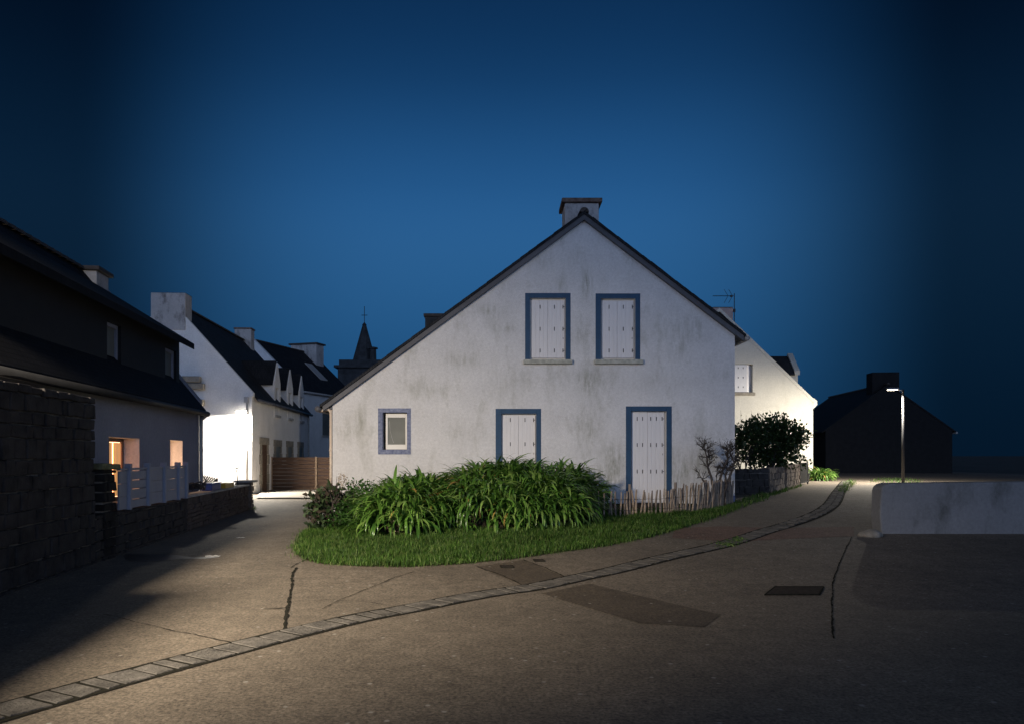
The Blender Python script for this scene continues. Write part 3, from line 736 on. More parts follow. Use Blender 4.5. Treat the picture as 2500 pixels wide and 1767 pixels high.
# ------------------------------------------------------------------ church tower
ch = thing("church_tower", "dark stone church tower with pointed spire and iron cross", "church", (-14.3, 80, 0))
mb = MB(); mb.box(-2.4, 2.4, 0, 4.8, -1, 10.7); mb.build("tower", m_tower, ch)
mb = MB(); mb.box(-2.75, 2.75, -.35, 5.15, 10.702, 10.95); mb.build("cornice", m_tower, ch)
mb = MB()
mb.box(-2.3, 2.3, .1, 4.7, 10.95, 11.55)
mb.build("parapet", m_tower, ch)
def cone(mb, cx, cy, z0, z1, r0, r1, n=8):
    a = [(cx + math.cos(2 * math.pi * (k + .5) / n) * r0, cy + math.sin(2 * math.pi * (k + .5) / n) * r0, z0) for k in range(n)]
    b = [(cx + math.cos(2 * math.pi * (k + .5) / n) * r1, cy + math.sin(2 * math.pi * (k + .5) / n) * r1, z1) for k in range(n)]
    for k in range(n): mb.face([a[k], a[(k + 1) % n], b[(k + 1) % n], b[k]])
    mb.face(list(reversed(a))); mb.face(b)
mb = MB(); cone(mb, 0, 2.2, 11.552, 15.5, 1.3, .2); cone(mb, 0, 2.2, 15.502, 15.8, .26, .03); sp = mb.build("spire", m_tower, ch)
mb = MB(); mb.tube([(0, 2.2, 15.7), (0, 2.2, 17.5)], .035, 6); mb.tube([(-.32, 2.2, 16.55), (.32, 2.2, 16.55)], .035, 6); mb.build("cross", m_iron, ch)
mb = MB(); cone(mb, 1.15, .9, 11.55, 12.75, .36, .32); cone(mb, 1.15, .9, 12.752, 12.9, .5, .5); cone(mb, 1.15, .9, 12.902, 13.0, .5, .05); mb.build("turret", m_tower, ch)

# ------------------------------------------------------------------ cream house on the right
cr_ = thing("cream_gable_house", "cream rendered house end with half open white shutter, chimney and aerial behind the leafy bush", "house", (14.0, 34.0, 0))
wn0, wn1, wz0, wz1 = at(1779, 0, 34).x - 14.0, at(1838, 0, 34).x - 14.0, at(0, 957, 34).z, at(0, 889, 34).z
wlc, rfc, sc = gable_house(cr_, 8.3, 11.0, 3.95, 7.95, m_cream, m_slate, gable_holes=[rect(wn0, wn1, wz0, wz1)], coping=m_cream, oh=.12)
mb = MB(); mb.prism([(-.0, 3.65), (.18, 3.83), (.18, 4.0), (-.0, 4.15)], lambda u, v: (u, -.012, v), (0, .3, 0)); mb.build("kneeler", m_cream, cr_)
c = chimney(cr_, -4.45, -3.55, .0, .8, 6.8, 8.12, .0, .03, render_mat("pink_chimney_render", (.42, .33, .31), (.1, .08, .08), grime=1.2, gscale=2), m_ridge)
mb = MB(); mb.box(wn0 - .05, wn1 + .09, -.1, .1, wz0 - .14, wz0 - .005); w = bevel(mb.build("window", m_granite, cr_), .02)
mb = MB(); mid = at(1823, 0, 34).x - 14.0
mb.box(wn0 + .01, mid, .03, .06, wz0 + .02, wz1 - .02)
mb.mi = 1
for k in range(3):
    for q in (1803, 1815): mb.box(at(q, 0, 34).x - 14.0 - .015, at(q, 0, 34).x - 14.0 + .015, .022, .0295, wz0 + .2 + k * .42, wz0 + .27 + k * .42)
mb.build("shutter", [m_shut, m_iron], w)
mb = MB(); mb.hexa([(mid + .005, .035, wz0 + .02), (wn1 - .01, .22, wz0 + .02), (wn1 - .01, .25, wz0 + .02), (mid + .005, .065, wz0 + .02), (mid + .005, .035, wz1 - .02), (wn1 - .01, .22, wz1 - .02), (wn1 - .01, .25, wz1 - .02), (mid + .005, .065, wz1 - .02)])
mb.build("shutter", m_shut, w)
mb = MB(); mb.box(wn0 - .1, wn1 + .1, .302, .33, wz0 - .1, wz1 + .1); mb.build("dark_backing", m_black, wlc)
# dormer on the road side
mb = MB()
mb.prism([(3.0, 4.2), (4.6, 4.2), (4.6, 5.55), (3.8, 6.35), (3.0, 5.55)], lambda u, v: (.5, u, v), (-.18, 0, 0))
for yy in (3.0, 4.5): mb.prism([(.32, 4.0), (.32, 5.5), (-1.5, 5.5), (-.2, 4.1)], lambda u, v: (u, yy, v), (0, .1, 0))
d = mb.build("dormer", m_cream, cr_)
mb = MB()
mb.prism([(3.8, 6.36), (2.85, 5.42), (2.85, 5.52), (3.8, 6.46)], lambda u, v: (.3, u, v), (-2.4, 0, 0)); mb.prism([(3.8, 6.36), (4.75, 5.42), (4.75, 5.52), (3.8, 6.46)], lambda u, v: (.3, u, v), (-2.4, 0, 0))
mb.build("dormer_roof", m_slate, d)
mb = MB(); mb.prism([(2.9, 5.45), (3.8, 6.4), (4.7, 5.45), (4.7, 5.65), (3.8, 6.6), (2.9, 5.65)], lambda u, v: (.56, u, v), (-.26, 0, 0)); mb.build("dormer_coping", m_cream, d)
# aerial
ax, ay = at(1797, 0, 34).x - 14.0, .25
mb = MB(); mb.tube([(ax, ay, 6.2), (ax, ay, at(0, 714, 34).z)], .018, 6); mb.box(ax - .06, ax + .04, ay - .05, ay + .05, at(0, 760, 34).z, at(0, 752, 34).z)
an = mb.build("aerial", m_iron, cr_)
mb = MB(); bz = at(0, 720, 34).z; bx = at(1744, 0, 34).x - 14.0
mb.tube([(bx, ay, bz), (ax, ay, bz)], .010, 6)
for k in range(14): x = bx + (ax - bx) * (k + .5) / 17; mb.tube([(x, ay - .1, bz), (x, ay + .1, bz)], .008, 5)
for x in (ax - .28, ax - .08):
    for s_ in (-1, 1): mb.tube([(x, ay, bz), (x - .16, ay + .05, bz + s_ * .3)], .010, 5)
mb.box(ax - .18, ax - .08, ay - .04, ay + .04, bz - .05, bz + .03)
mb.build("aerial_boom", m_iron, an)

# ------------------------------------------------------------------ unlit houses at the far right
dk = thing("unlit_house", "unlit dark house with big blunt chimney at the end of the right hand lane", "house", (20.6, 47.0, .3), -R(6))
dk.location = (27.6, 46.5, .3)
m_unlit = mat("unlit_render", (.012, .012, .013), .9, .3)  # near-black base carries the lack of light on these houses
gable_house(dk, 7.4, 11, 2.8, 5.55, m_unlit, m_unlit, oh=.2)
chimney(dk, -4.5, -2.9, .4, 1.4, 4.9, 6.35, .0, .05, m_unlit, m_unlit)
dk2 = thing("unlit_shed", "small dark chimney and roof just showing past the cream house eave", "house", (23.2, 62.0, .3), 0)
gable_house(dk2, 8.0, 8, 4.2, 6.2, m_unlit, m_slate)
chimney(dk2, -1.9, -1.0, 0.2, 1.0, 5.0, 6.75, .0, .04, m_rubshade, m_rubshade)

# ------------------------------------------------------------------ walls of rubble stone
def rubble(name, label, p0, p1, thick, z0, z1, seed, m=None, course=.15, parent=None, cop=True, side=1):
    rng = random.Random(seed); p0 = Vector(p0); p1 = Vector(p1); d = (p1 - p0); L = d.length; d.normalize(); n = Vector((-d.y, d.x))
    mb = MB()
    P = lambda u, v, z: (p0.x + d.x * u + n.x * v, p0.y + d.y * u + n.y * v, z)
    mb.mi = 1
    mb.hexa([P(.02, .03, z0), P(L - .02, .03, z0), P(L - .02, thick - .03, z0), P(.02, thick - .03, z0), P(.02, .03, z1 - .03), P(L - .02, .03, z1 - .03), P(L - .02, thick - .03, z1 - .03), P(.02, thick - .03, z1 - .03)])
    mb.mi = 0
    z = z0
    while z < z1 - .03:
        h = min(course * rng.uniform(.75, 1.3), z1 - z); u = -rng.uniform(0, .15)
        if z1 - z - h < .05: h = z1 - z
        while u < L:
            l = rng.uniform(.14, .42); a, b = max(0, u), min(L, u + l)
            if b - a > .03:
                for v0, v1 in ((-rng.uniform(0, .03), thick * .45), (thick * .55, thick + rng.uniform(0, .03))):
                    g = .008
                    c = [(a + g, v0, z + g), (b - g, v0, z + g), (b - g, v1, z + g), (a + g, v1, z + g), (a + g, v0, z + h - g), (b - g, v0, z + h - g), (b - g, v1, z + h - g), (a + g, v1, z + h - g)]
                    mb.hexa([P(x + rng.uniform(-.012, .012), y + rng.uniform(-.01, .01), w + rng.uniform(-.012, .012)) for x, y, w in c])
            u += l
        z += h
    o = mb.build(name, [m or m_rub, m_mortar], parent); bevel(o, .014, 2)
    return o
wx = lambda Y: -4.596 - .12 * Y
o = rubble("boundary_and_shade_wall", "", (wx(1.6), 1.6), (wx(6.0), 6.0), .3, -.2, 2.9, 5, m_rubshade, .2); tag(o, "added unseen high wall shading the road, nearest the photographer", "wall")  # unseen stretch, added to keep lamplight off the near road
o = rubble("boundary_and_shade_wall", "", (wx(6.02), 6.02), (wx(11.3), 11.3), .3, -.2, 2.45, 6, m_rubshade, .2); tag(o, "added tall dark wall shading the lane edge, ending at the stone pier", "wall")  # tall stretch added to shade the lane's left edge
o = rubble("boundary_and_shade_wall", "", (wx(11.32), 11.32), (wx(16.05), 16.05), .3, -.2, .70, 1, m_rubshade, side=1); tag(o, "dark low stone wall carrying the white board fence", "wall")
sw = thing("garden_wall", "low brick and stone garden wall with flat coping and end pier beside the left lane", "wall", (wx(16.06), 16.06, 0))
loc = Vector((wx(16.06), 16.06))
o = rubble("wall", "", Vector((wx(16.06), 16.06)) - loc, Vector((wx(22.3), 22.3)) - loc, .24, -.2, .70, 2, mat("garden_brick", (.105, .085, .075), .9, .4, 6, .6, 50, .2), .085, sw)
mb = MB(); a = Vector((wx(16.1), 16.1)) - loc; b = Vector((wx(22.3), 22.3)) - loc
mb.hexa([(a.x + .05, a.y, .702), (a.x - .30, a.y, .702), (b.x - .30, b.y, .702), (b.x + .05, b.y, .702), (a.x + .05, a.y, .75), (a.x - .30, a.y, .75), (b.x - .30, b.y, .75), (b.x + .05, b.y, .75)])
bevel(mb.build("coping", m_conc, sw), .012)
o = rubble("pier", "", Vector((wx(22.35) + .06, 22.35)) - loc, Vector((wx(22.75) + .06, 22.75)) - loc, .42, -.2, .80, 3, mat("pier_stone", (.17, .145, .125), .9, .4, 6, .6, 50, .2), .12, sw)
mb = MB(); b = Vector((wx(22.35), 22.35)) - loc; mb.box(b.x - .42, b.x + .12, b.y - .06, b.y + .5, .802, .86); bevel(mb.build("pier_cap", m_conc, sw), .012)
gpr = thing("gate_pier", "stone pier with pale mossy top beside the end of the white board fence", "pier", (wx(11.75), 11.75, 0))
o = rubble("shaft", "", (.04, -.15), (-.0, .28), .42, -.2, 1.38, 4, mat("shaded_pier_stone", (.022, .020, .019), .9, .5, 5, .7, 40, .2), .14, gpr)  # the shaft's shade is put into its near-black stone colour
mb = MB(); mb.box(-.46, .06, -.2, .34, 1.382, 1.47, .012, random.Random(1)); bevel(mb.build("pier_cap", mat("mossy_cap", (.20, .20, .11), .95, .5, 8, .6, 40), gpr), .02)

# white board fence on the dark wall
m_fence = mat("shaded_white_paint", (.30, .32, .39), .6, .08, 3, .1, 30)  # white paint darkened and blued to hold the fence's shade
fn = thing("board_fence", "white board fence with square posts standing on the dark wall", "fence", (wx(12.3), 12.3, .70), THL)
posts = [(12.66 - 12.3) * CL, (13.6 - 12.3) * CL, (14.5 - 12.3) * CL, (15.4 - 12.3) * CL, (15.95 - 12.3) * CL]
for p in posts:
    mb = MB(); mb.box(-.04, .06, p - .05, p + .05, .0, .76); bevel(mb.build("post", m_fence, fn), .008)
prev = -.1
for q, p in enumerate(posts):
    a, b = prev + .052, p - .052
    mb = MB()
    zs = [.02, .165, .34, .49, .65] if q == 1 else [.02, .23, .44, .65]
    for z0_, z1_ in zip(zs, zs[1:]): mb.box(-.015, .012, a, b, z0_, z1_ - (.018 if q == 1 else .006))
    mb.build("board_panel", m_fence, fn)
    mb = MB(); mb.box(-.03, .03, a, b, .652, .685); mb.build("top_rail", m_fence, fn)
    prev = p
# things lying along the garden wall
def wp(px, Y, z): return Vector(((px - CX) * Y / F, Y, z))
lat = thing("trellis_panel", "dark diamond lattice panel leaning behind the garden wall", "trellis", tuple(wp(512, 20.8, 0)), R(4))
mb = MB(); n = 9
for k in range(-n, n):
    for s_ in (-1, 1):
        x = k * .065; mb.tube([(x - s_ * .2, 0 + .012 * s_, .62), (x + s_ * .2, .012 * s_, 1.02)], .013, 4)
mb.v = [(max(-.2, min(.2, x)), y, z - .25 * x) for x, y, z in mb.v]
mb.build("lattice", m_iron, lat)
mb = MB()
for s_ in (-1, 1): mb.box(s_ * .2 - .012, s_ * .2 + .012, -.02, .02, -.05, 1.02 - s_ * .05)
mb.build("frame", m_iron, lat)
m_bl = mat("blue_plastic", (.02, .05, .22), .4, .1); m_yl = mat("yellow_plastic", (.45, .30, .04), .4, .1)
wY = 19.0
ct = thing("blue_box", "blue plastic box lying on the garden wall coping", "box", (wx(18.6) - .12, 18.6, .752), THL)
mb = MB(); mb.box(-.12, .12, -.45, .45, 0, .16); bevel(mb.build("body", m_bl, ct), .02)
mb = MB(); mb.box(-.135, .135, -.47, .47, .162, .185); bevel(mb.build("lid", m_bl, ct), .008)
ct = thing("yellow_tray", "yellow plastic tray lying on the garden wall beside the blue box", "tray", (wx(20.0) - .12, 20.0, .752), THL)
mb = MB(); mb.box(-.12, .12, -.5, .5, 0, .012)
for a in ((-.12, -.105, -.5, .5), (.105, .12, -.5, .5), (-.105, .105, -.5, -.485), (-.105, .105, .485, .5)): mb.box(*a, .012, .12)
mb.build("body", m_yl, ct)
hose = MB(); rng = random.Random(8); pts = []
for k in range(150):
    a = k * .42; r_ = .13 + .07 * rng.random(); pts.append((r_ * math.cos(a) * .9, r_ * 2.2 * math.sin(a), .04 + .13 * rng.random() + .0007 * k))
hose.tube(pts, .013, 6)
o = hose.build("garden_hose", m_iron, None, smooth=True); o.location = (wx(17.2) - .12, 17.2, .752); tag(o, "dark tangled hose heaped on the garden wall beside the white fence", "hose")
mb = MB(); mb.tube([(0, 0, 0), (-.05, .05, .35), (-.09, .05, .5)], .014, 6); mb.tube([(-.09, .05, .5), (-.03, .05, .47), (.0, .05, .52)], .02, 6)
o = mb.build("garden_tool", m_iron, None, smooth=True); o.location = (wx(21.9) - .2, 21.9, .75); tag(o, "thin dark garden tool sticking up behind the garden wall near its pier", "tool")

# wooden fence across the lane
wf = thing("plank_fence", "brown horizontal plank fence closing the yard between the two white houses", "fence", (-10.15, 34.4, 0), R(-1.5))
mb = MB(); rng = random.Random(4)
for k in range(9):
    z = .03 + k * .165; mb.box(.04, 4.2, .0, .03, z, z + .152)
mb.build("planks", m_wood, wf)
for x in (0.0, 2.02, 4.1):
    mb = MB(); mb.box(x - .05, x + .05, -.055, -.002, -.1, 1.53); bevel(mb.build("post", m_postwood, wf), .01)

# ------------------------------------------------------------------ right-hand stone walls, bush, gate
zr = .40
o = rubble("stone_wall", "", (6.3, 21.4), (7.62, 21.5), .35, zr - .3, 1.22, 11, m_rubshade); tag(o, "dark stone wall under the leafy bush, facing the road", "wall")
d_ = Vector((10.75 - 7.65, 27.3 - 21.6)); Ld = d_.length; d_.normalize(); p0 = Vector((7.65, 21.55))
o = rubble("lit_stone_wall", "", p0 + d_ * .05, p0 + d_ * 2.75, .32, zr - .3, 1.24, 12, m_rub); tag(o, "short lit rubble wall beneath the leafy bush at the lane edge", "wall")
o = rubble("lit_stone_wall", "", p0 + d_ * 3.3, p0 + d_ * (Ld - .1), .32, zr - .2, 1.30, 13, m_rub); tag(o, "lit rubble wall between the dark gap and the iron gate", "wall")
g0 = p0 + d_ * (Ld + .0); ig = thing("iron_gate", "small black slatted gate between the lit rubble wall and the cream house", "gate", (g0.x, g0.y, .5), math.atan2(d_.y, d_.x))
mb = MB(); mb.box(0, .05, -.025, .025, -.1, .85); mb.box(2.25, 2.3, -.025, .025, -.1, .85); mb.box(.05, 2.25, -.02, .02, .78, .83); mb.box(.05, 2.25, -.02, .02, .08, .12); mb.build("gate_frame", m_iron, ig)
mb = MB()
for k in range(18): mb.box(.08 + k * .12, .155 + k * .12, -.008, .008, .12, .78)
mb.build("slats", m_iron, ig)
bk = thing("black_tub", "small black tub standing at the foot of the cream house corner", "tub", tuple(gp(1966, 1176)))
mb = MB()
cone(mb, 0, 0, 0, .34, .14, .18, 14); mb.build("body", m_iron, bk, smooth=False)
mb = MB(); cone(mb, 0, 0, .342, .37, .2, .2, 14); mb.build("rim", m_iron, bk)

def leaf(mb, p, d, n, l, w, fold=.25):
    """one small pointed leaf of two faces"""
    d = d.normalized(); s_ = d.cross(n)
    if s_.length < 1e-4: s_ = d.cross(Vector((1, 0, .3)))
    s_.normalize(); up = s_.cross(d)
    a, b = p, p + d * l; m1 = p + d * l * .45 + s_ * w + up * w * fold; m2 = p + d * l * .45 - s_ * w + up * w * fold; c = p + d * l * .5
    i = len(mb.v); mb.v.extend([tuple(a), tuple(m1), tuple(b), tuple(m2)])
    mb.f.append((i, i + 1, i + 2)); mb.m.append(mb.mi); mb.f.append((i, i + 2, i + 3)); mb.m.append(mb.mi)
def rv(rng): return Vector((rng.gauss(0, 1), rng.gauss(0, 1), rng.gauss(0, 1))).normalized()
def crown(lumps, n, l, w, mats, rng, shell=.55):
    mb = MB(); tot = sum(r[0] * r[1] * r[2] for _, r in lumps)
    for c, r in lumps:
        for _ in range(int(n * r[0] * r[1] * r[2] / tot)):
            u = rv(rng); k = (shell + (1 - shell) * rng.random()) * (1 + .12 * rng.gauss(0, 1))
            p = Vector(c) + Vector((u.x * r[0], u.y * r[1], u.z * r[2])) * k
            mb.mi = rng.choices(range(len(mats)), [5, 4, 2][:len(mats)])[0]
            d = (u * .7 + rv(rng) * .9 + Vector((0, 0, .15)))
            ll = l * rng.uniform(.6, 1.25)
            leaf(mb, p, d, rv(rng), ll, w * ll / l)
    return mb
def branch(mb, p, d, l, r, depth, rng, curl=.25, split=2, shrink=.72):
    pts = [Vector(p)]; rad = [r]; n = 5; d = d.normalized()
    for k in range(n):
        d = (d + rv(rng) * curl).normalized(); pts.append(pts[-1] + d * l / n); rad.append(r * (1 - .35 * (k + 1) / n))
    mb.tube(pts, rad, 6 if r > .01 else 4)
    if depth > 0:
        for _ in range(split + (1 if rng.random() < .4 else 0)):
            q = rng.choice(pts[2:]); branch(mb, q, d + rv(rng) * .75 + Vector((0, 0, .15)), l * shrink * rng.uniform(.7, 1.1), r * .55, depth - 1, rng, curl, split, shrink)

rng = random.Random(21)
b0 = at(1878, 1110, 24.2); eb = thing("leafy_bush", "dark rounded evergreen bush above the stone wall in front of the cream house", "bush", (b0.x, b0.y, .45))
zc = lambda py: at(0, py, 24.2).z - .45
xc = lambda px: at(px, 0, 24.2).x - b0.x
lumps = []
for px, py, rr in ((1830, 1060, .52), (1810, 1100, .42), (1865, 1050, .55), (1895, 1055, .52), (1925, 1065, .5), (1942, 1085, .42), (1920, 1108, .5), (1880, 1095, .62), (1850, 1115, .45), (1950, 1062, .28), (1870, 1028, .25), (1900, 1024, .25), (1925, 1036, .22), (1940, 1125, .28), (1895, 1130, .38), (1788, 1070, .5)):
    lumps.append(((xc(px), rng.uniform(-.5, .5), zc(py)), (rr, rr * 1.1, rr * .92)))
crown(lumps, 8500, .115, .034, m_bush, rng, .3).build("crown", m_bush, eb, fix=False)
mb = MB()
for k in range(9):
    x = rng.uniform(-1.0, .6); branch(mb, (x * .7, rng.uniform(-.3, .3), 0), Vector((x * .3, rng.uniform(-.2, .2), 1)), 1.25, .03, 2, rng, .18)
for k in range(3): mb.tube([(xc(1812 + k * 12), .1, zc(1060)), (xc(1811 + k * 13), .1, zc(1000 - 0 * k + 12 * (k % 2)))], [.006, .003], 4)
mb.build("stems", m_bark, eb)

# ------------------------------------------------------------------ strap-leaved plants
def strap(mb, p, az, e0, l, w, droop, rng, n=7):
    p = Vector(p); pts = [p.copy()]; ds = []; e = e0
    for k in range(n):
        d = Vector((math.cos(az) * math.cos(e), math.sin(az) * math.cos(e), math.sin(e))); ds.append(d)
        p = p + d * (l / n); pts.append(p.copy()); e -= droop / n * (1.5 * (k + 1) / n + .25); az += rng.gauss(0, .04)
    s_ = Vector((-math.sin(az), math.cos(az), rng.gauss(0, .25))).normalized(); b = len(mb.v)
    for k, q in enumerate(pts):
        t = k / n; ww = w * (.65 + .5 * math.sin(math.pi * min(1, t * 1.1))) * (1 - t ** 4 * .97)
        up = s_.cross(ds[min(k, n - 1)])
        mb.v.extend([tuple(q - s_ * ww + up * ww * -.25), tuple(q), tuple(q + s_ * ww + up * ww * -.25)])
    for k in range(n):
        for c in (0, 1):
            i = b + k * 3 + c; mb.f.append((i, i + 1, i + 4, i + 3)); mb.m.append(mb.mi)
def agapanthus(label, cx, cy, ax_, ay_, h, n, seed, per=15, ln=(.45, .8), wd=.028, grp=None, exp=.55):
    rng = random.Random(seed); z0 = gz(cx, cy); root = thing("strap_leaf_plant", label, "plant", (cx, cy, z0), 0, grp)
    mb = MB(); mo = MB(); k = 14
    for _ in range(n):
        r_ = math.sqrt(rng.random()); a = rng.uniform(0, 2 * math.pi); x, y = ax_ * r_ * math.cos(a), ay_ * r_ * math.sin(a)
        hh = h * (1 - r_ * r_) ** exp * rng.uniform(.9, 1.1)
        base = Vector((x, y, hh + gz(cx + x, cy + y) - z0))
        ao = math.atan2(y / ay_ ** 2, x / ax_ ** 2)
        for _ in range(per):
            az = ao + rng.gauss(0, 1.05 if r_ > .4 else 3); out = math.cos(az - ao)
            e0 = R(rng.uniform(38, 88)) if r_ < .55 else R(rng.uniform(15, 80))
            mb.mi = rng.choices((0, 1, 2, 3), (46, 26, 24, 2))[0]
            strap(mb, base + Vector((rng.gauss(0, .03), rng.gauss(0, .03), 0)), az, e0, rng.uniform(*ln), wd * rng.uniform(.75, 1.25), R(rng.uniform(70, 170)), rng)
    for _ in range(int(n * .9)):                        # outer skirt of long hanging leaves
        a = rng.uniform(0, 2 * math.pi); r_ = rng.uniform(.80, 1.02); x, y = ax_ * r_ * math.cos(a), ay_ * r_ * math.sin(a)
        ao = math.atan2(y / ay_ ** 2, x / ax_ ** 2); base = Vector((x, y, h * rng.uniform(.05, .62) + gz(cx + x, cy + y) - z0))
        for _ in range(per // 2):
            mb.mi = rng.choices((0, 1, 2, 3), (46, 28, 22, 2.6))[0]
            strap(mb, base + Vector((rng.gauss(0, .04), rng.gauss(0, .04), 0)), ao + rng.gauss(0, .6), R(rng.uniform(10, 75)), rng.uniform(*ln) * 1.12, wd * rng.uniform(.75, 1.25), R(rng.uniform(95, 165)), rng)
    mb.build("leaves", m_ag, root, smooth=True, fix=False)
    rings = []
    for i in range(10):
        r_ = i / 9; ring = []
        for j in range(28):
            a = 2 * math.pi * j / 28; x, y = ax_ * r_ * math.cos(a) * .90, ay_ * r_ * math.sin(a) * .90
            ring.append((x, y, (h * (1 - r_ * r_) ** exp if r_ < 1 else 0) * .80 + gz(cx + x, cy + y) - z0 - (.03 if i == 9 else 0)))
        rings.append(ring)
    for i in range(9):
        for j in range(28): mo.face([rings[i][j], rings[i + 1][j], rings[i + 1][(j + 1) % 28], rings[i][(j + 1) % 28]])
    mo.build("earth_heap", m_dirt, root, smooth=True, fix=False)
    return root
GR = "strap leaf plants in front of the white gable"
agapanthus("widest and tallest mound of glossy green strap leaves, in front of the first shuttered door", .05, 15.9, 1.45, 1.5, .86, 150, 31, 16, grp=GR)
agapanthus("middle sized mound of strap leaves left of the tallest mound, below the small window", -1.75, 15.2, .85, 1.25, .72, 75, 32, 15, grp=GR)
agapanthus("lower darker mound of strap leaves behind the left end of the picket fence", 1.45, 16.85, .70, .62, .70, 58, 33, 15, grp=GR)
agapanthus("low strap leaf mound spilling forward between the tallest mound and the fence", .95, 15.35, .68, .85, .62, 60, 36, 15, grp=GR)
agapanthus("small strap leaf tuft growing at the foot of the cream house corner", *gp(1999, 1172).xy, .35, .35, .18, 18, 35, 14, (.4, .7))

# small growth at the left end of the bed
rng = random.Random(41)
q = gp(812, 1290); hy = thing("hydrangea_bush", "dark straggly hydrangea with brown dead leaves and one dried flower head", "bush", tuple(q))
Lc = [((-.15, 0, .35), (.33, .3, .32)), ((-.30, .1, .62), (.26, .25, .2)), ((.0, .1, .70), (.30, .28, .22)), ((.22, .15, .45), (.26, .3, .35)), ((-.42, -.05, .42), (.16, .2, .18)), ((-.1, -.1, .12), (.4, .25, .14))]
crown(Lc, 900, .13, .045, m_brown, rng, .3).build("leaves", m_brown, hy, fix=False)
mb = MB()
for k in range(12): branch(mb, (rng.uniform(-.2, .3), rng.uniform(-.1, .2), 0), Vector((rng.uniform(-.5, .4), rng.uniform(-.4, .2), 1)), .7, .012, 1, rng, .15)
mb.build("stems", m_bark, hy)
mb = MB(); fh = Vector((.16, .2, .93)); mb.tube([(.12, .2, .5), fh], [.008, .005], 5); mb.tube([fh + Vector((.05, 0, .02)), fh + Vector((.55, .1, -.13))], .004, 4)
for k in range(120):
    u = rv(rng) * .12 * rng.uniform(.5, 1); u.z *= 1.2; leaf(mb, fh + Vector((0, 0, .08)) + u, rv(rng), rv(rng), .035, .012)
mb.build("dried_flower", m_barkpale, hy, fix=False)
q = gp(868, 1292); hb = thing("leafy_herb", "bright green low leafy herb clump between the hydrangea and the strap leaves", "plant", tuple(q))
Lc = [((-.12, .2, .3), (.38, .4, .35)), ((.22, .3, .45), (.35, .4, .38)), ((-.35, .1, .15), (.3, .3, .2)), ((.1, -.1, .15), (.4, .3, .2)), ((.0, .6, .7), (.4, .35, .3))]
crown(Lc, 2600, .07, .022, m_low, rng, .35).build("leaves", m_low, hb, fix=False)
q = gp(990, 1306); dt = thing("dry_tuft", "grey dried plant tuft at the foot of the middle strap leaf mound", "plant", tuple(q))
mb = MB()
for k in range(40): a = rng.uniform(0, 6.28); mb.tube([(rng.gauss(0, .03), rng.gauss(0, .03), 0), (math.cos(a) * .08, math.sin(a) * .08, .2), (math.cos(a) * rng.uniform(.1, .22), math.sin(a) * .15, rng.uniform(.2, .45))], [.004, .003, .002], 4)
for k in range(160): leaf(mb, Vector((rng.gauss(0, .13), rng.gauss(0, .1), abs(rng.gauss(.22, .12)))), rv(rng), rv(rng), .04, .01)
mb.build("stalks", m_barkpale, dt, fix=False)

# ------------------------------------------------------------------ paling fence
fpts = [gp(1405, 1264), gp(1470, 1262), gp(1540, 1260), gp(1610, 1257), gp(1680, 1250), gp(1735, 1243), gp(1790, 1233)]
pf = thing("picket_fence", "low rustic split chestnut paling fence in front of the second shuttered door", "fence", tuple(fpts[0]))
org = fpts[0]; fpath = smooth_path(fpts, .02); rng = random.Random(51)
fd = [0]
for a, b in zip(fpath, fpath[1:]): fd.append(fd[-1] + (b - a).length)
def fal(s_):
    i = max(k for k in range(len(fd)) if fd[k] <= s_ + 1e-9); i = min(i, len(fpath) - 2)
    return fpath[i].lerp(fpath[i + 1], (s_ - fd[i]) / max(1e-9, fd[i + 1] - fd[i]))
TF = fd[-1]; s_ = .03; tops = []
while s_ < TF - .02:
    p = fal(s_); h = rng.uniform(.49, .57) + (.10 if s_ > TF * .55 else 0); lean = rng.gauss(0, .018) + (.06 if rng.random() < .12 else 0); w = rng.uniform(.018, .029)
    z = gz(p.x, p.y); mb = MB(); pts = []; bend = rng.gauss(0, .012)
    for k in range(5):
        t = k / 4; pts.append((p.x - org.x + lean * t + bend * math.sin(math.pi * t), p.y - org.y + rng.gauss(0, .004), z - org.z - .05 + (h + .05) * t))
    mb.tube(pts, [w, w * rng.uniform(.9, 1.1), w * .95, w * .9, w * .55], 5)
    mb.build("picket", m_picket if rng.random() < .7 else m_picketd, pf)
    tops.append((p.x - org.x, p.y - org.y, z - org.z)); s_ += rng.uniform(.038, .056) if s_ > TF * .42 else rng.uniform(.075, .115)
for zz in (.14, .36):
    mb = MB(); mb.tube([(a + rng.gauss(0, .003), b - .022, c + zz + rng.gauss(0, .006)) for a, b, c in tops], .0035, 4); mb.build("wire", m_iron, pf)
for fr_ in (.02, .25, .5, .72, .97):
    p = fal(TF * fr_); mb = MB(); x, y, z = p.x - org.x, p.y - org.y + .06, gz(p.x, p.y) - org.z
    mb.tube([(x, y, z - .1), (x + .01, y, z + .68)], [.035, .03], 7); mb.build("post", m_picketd, pf)

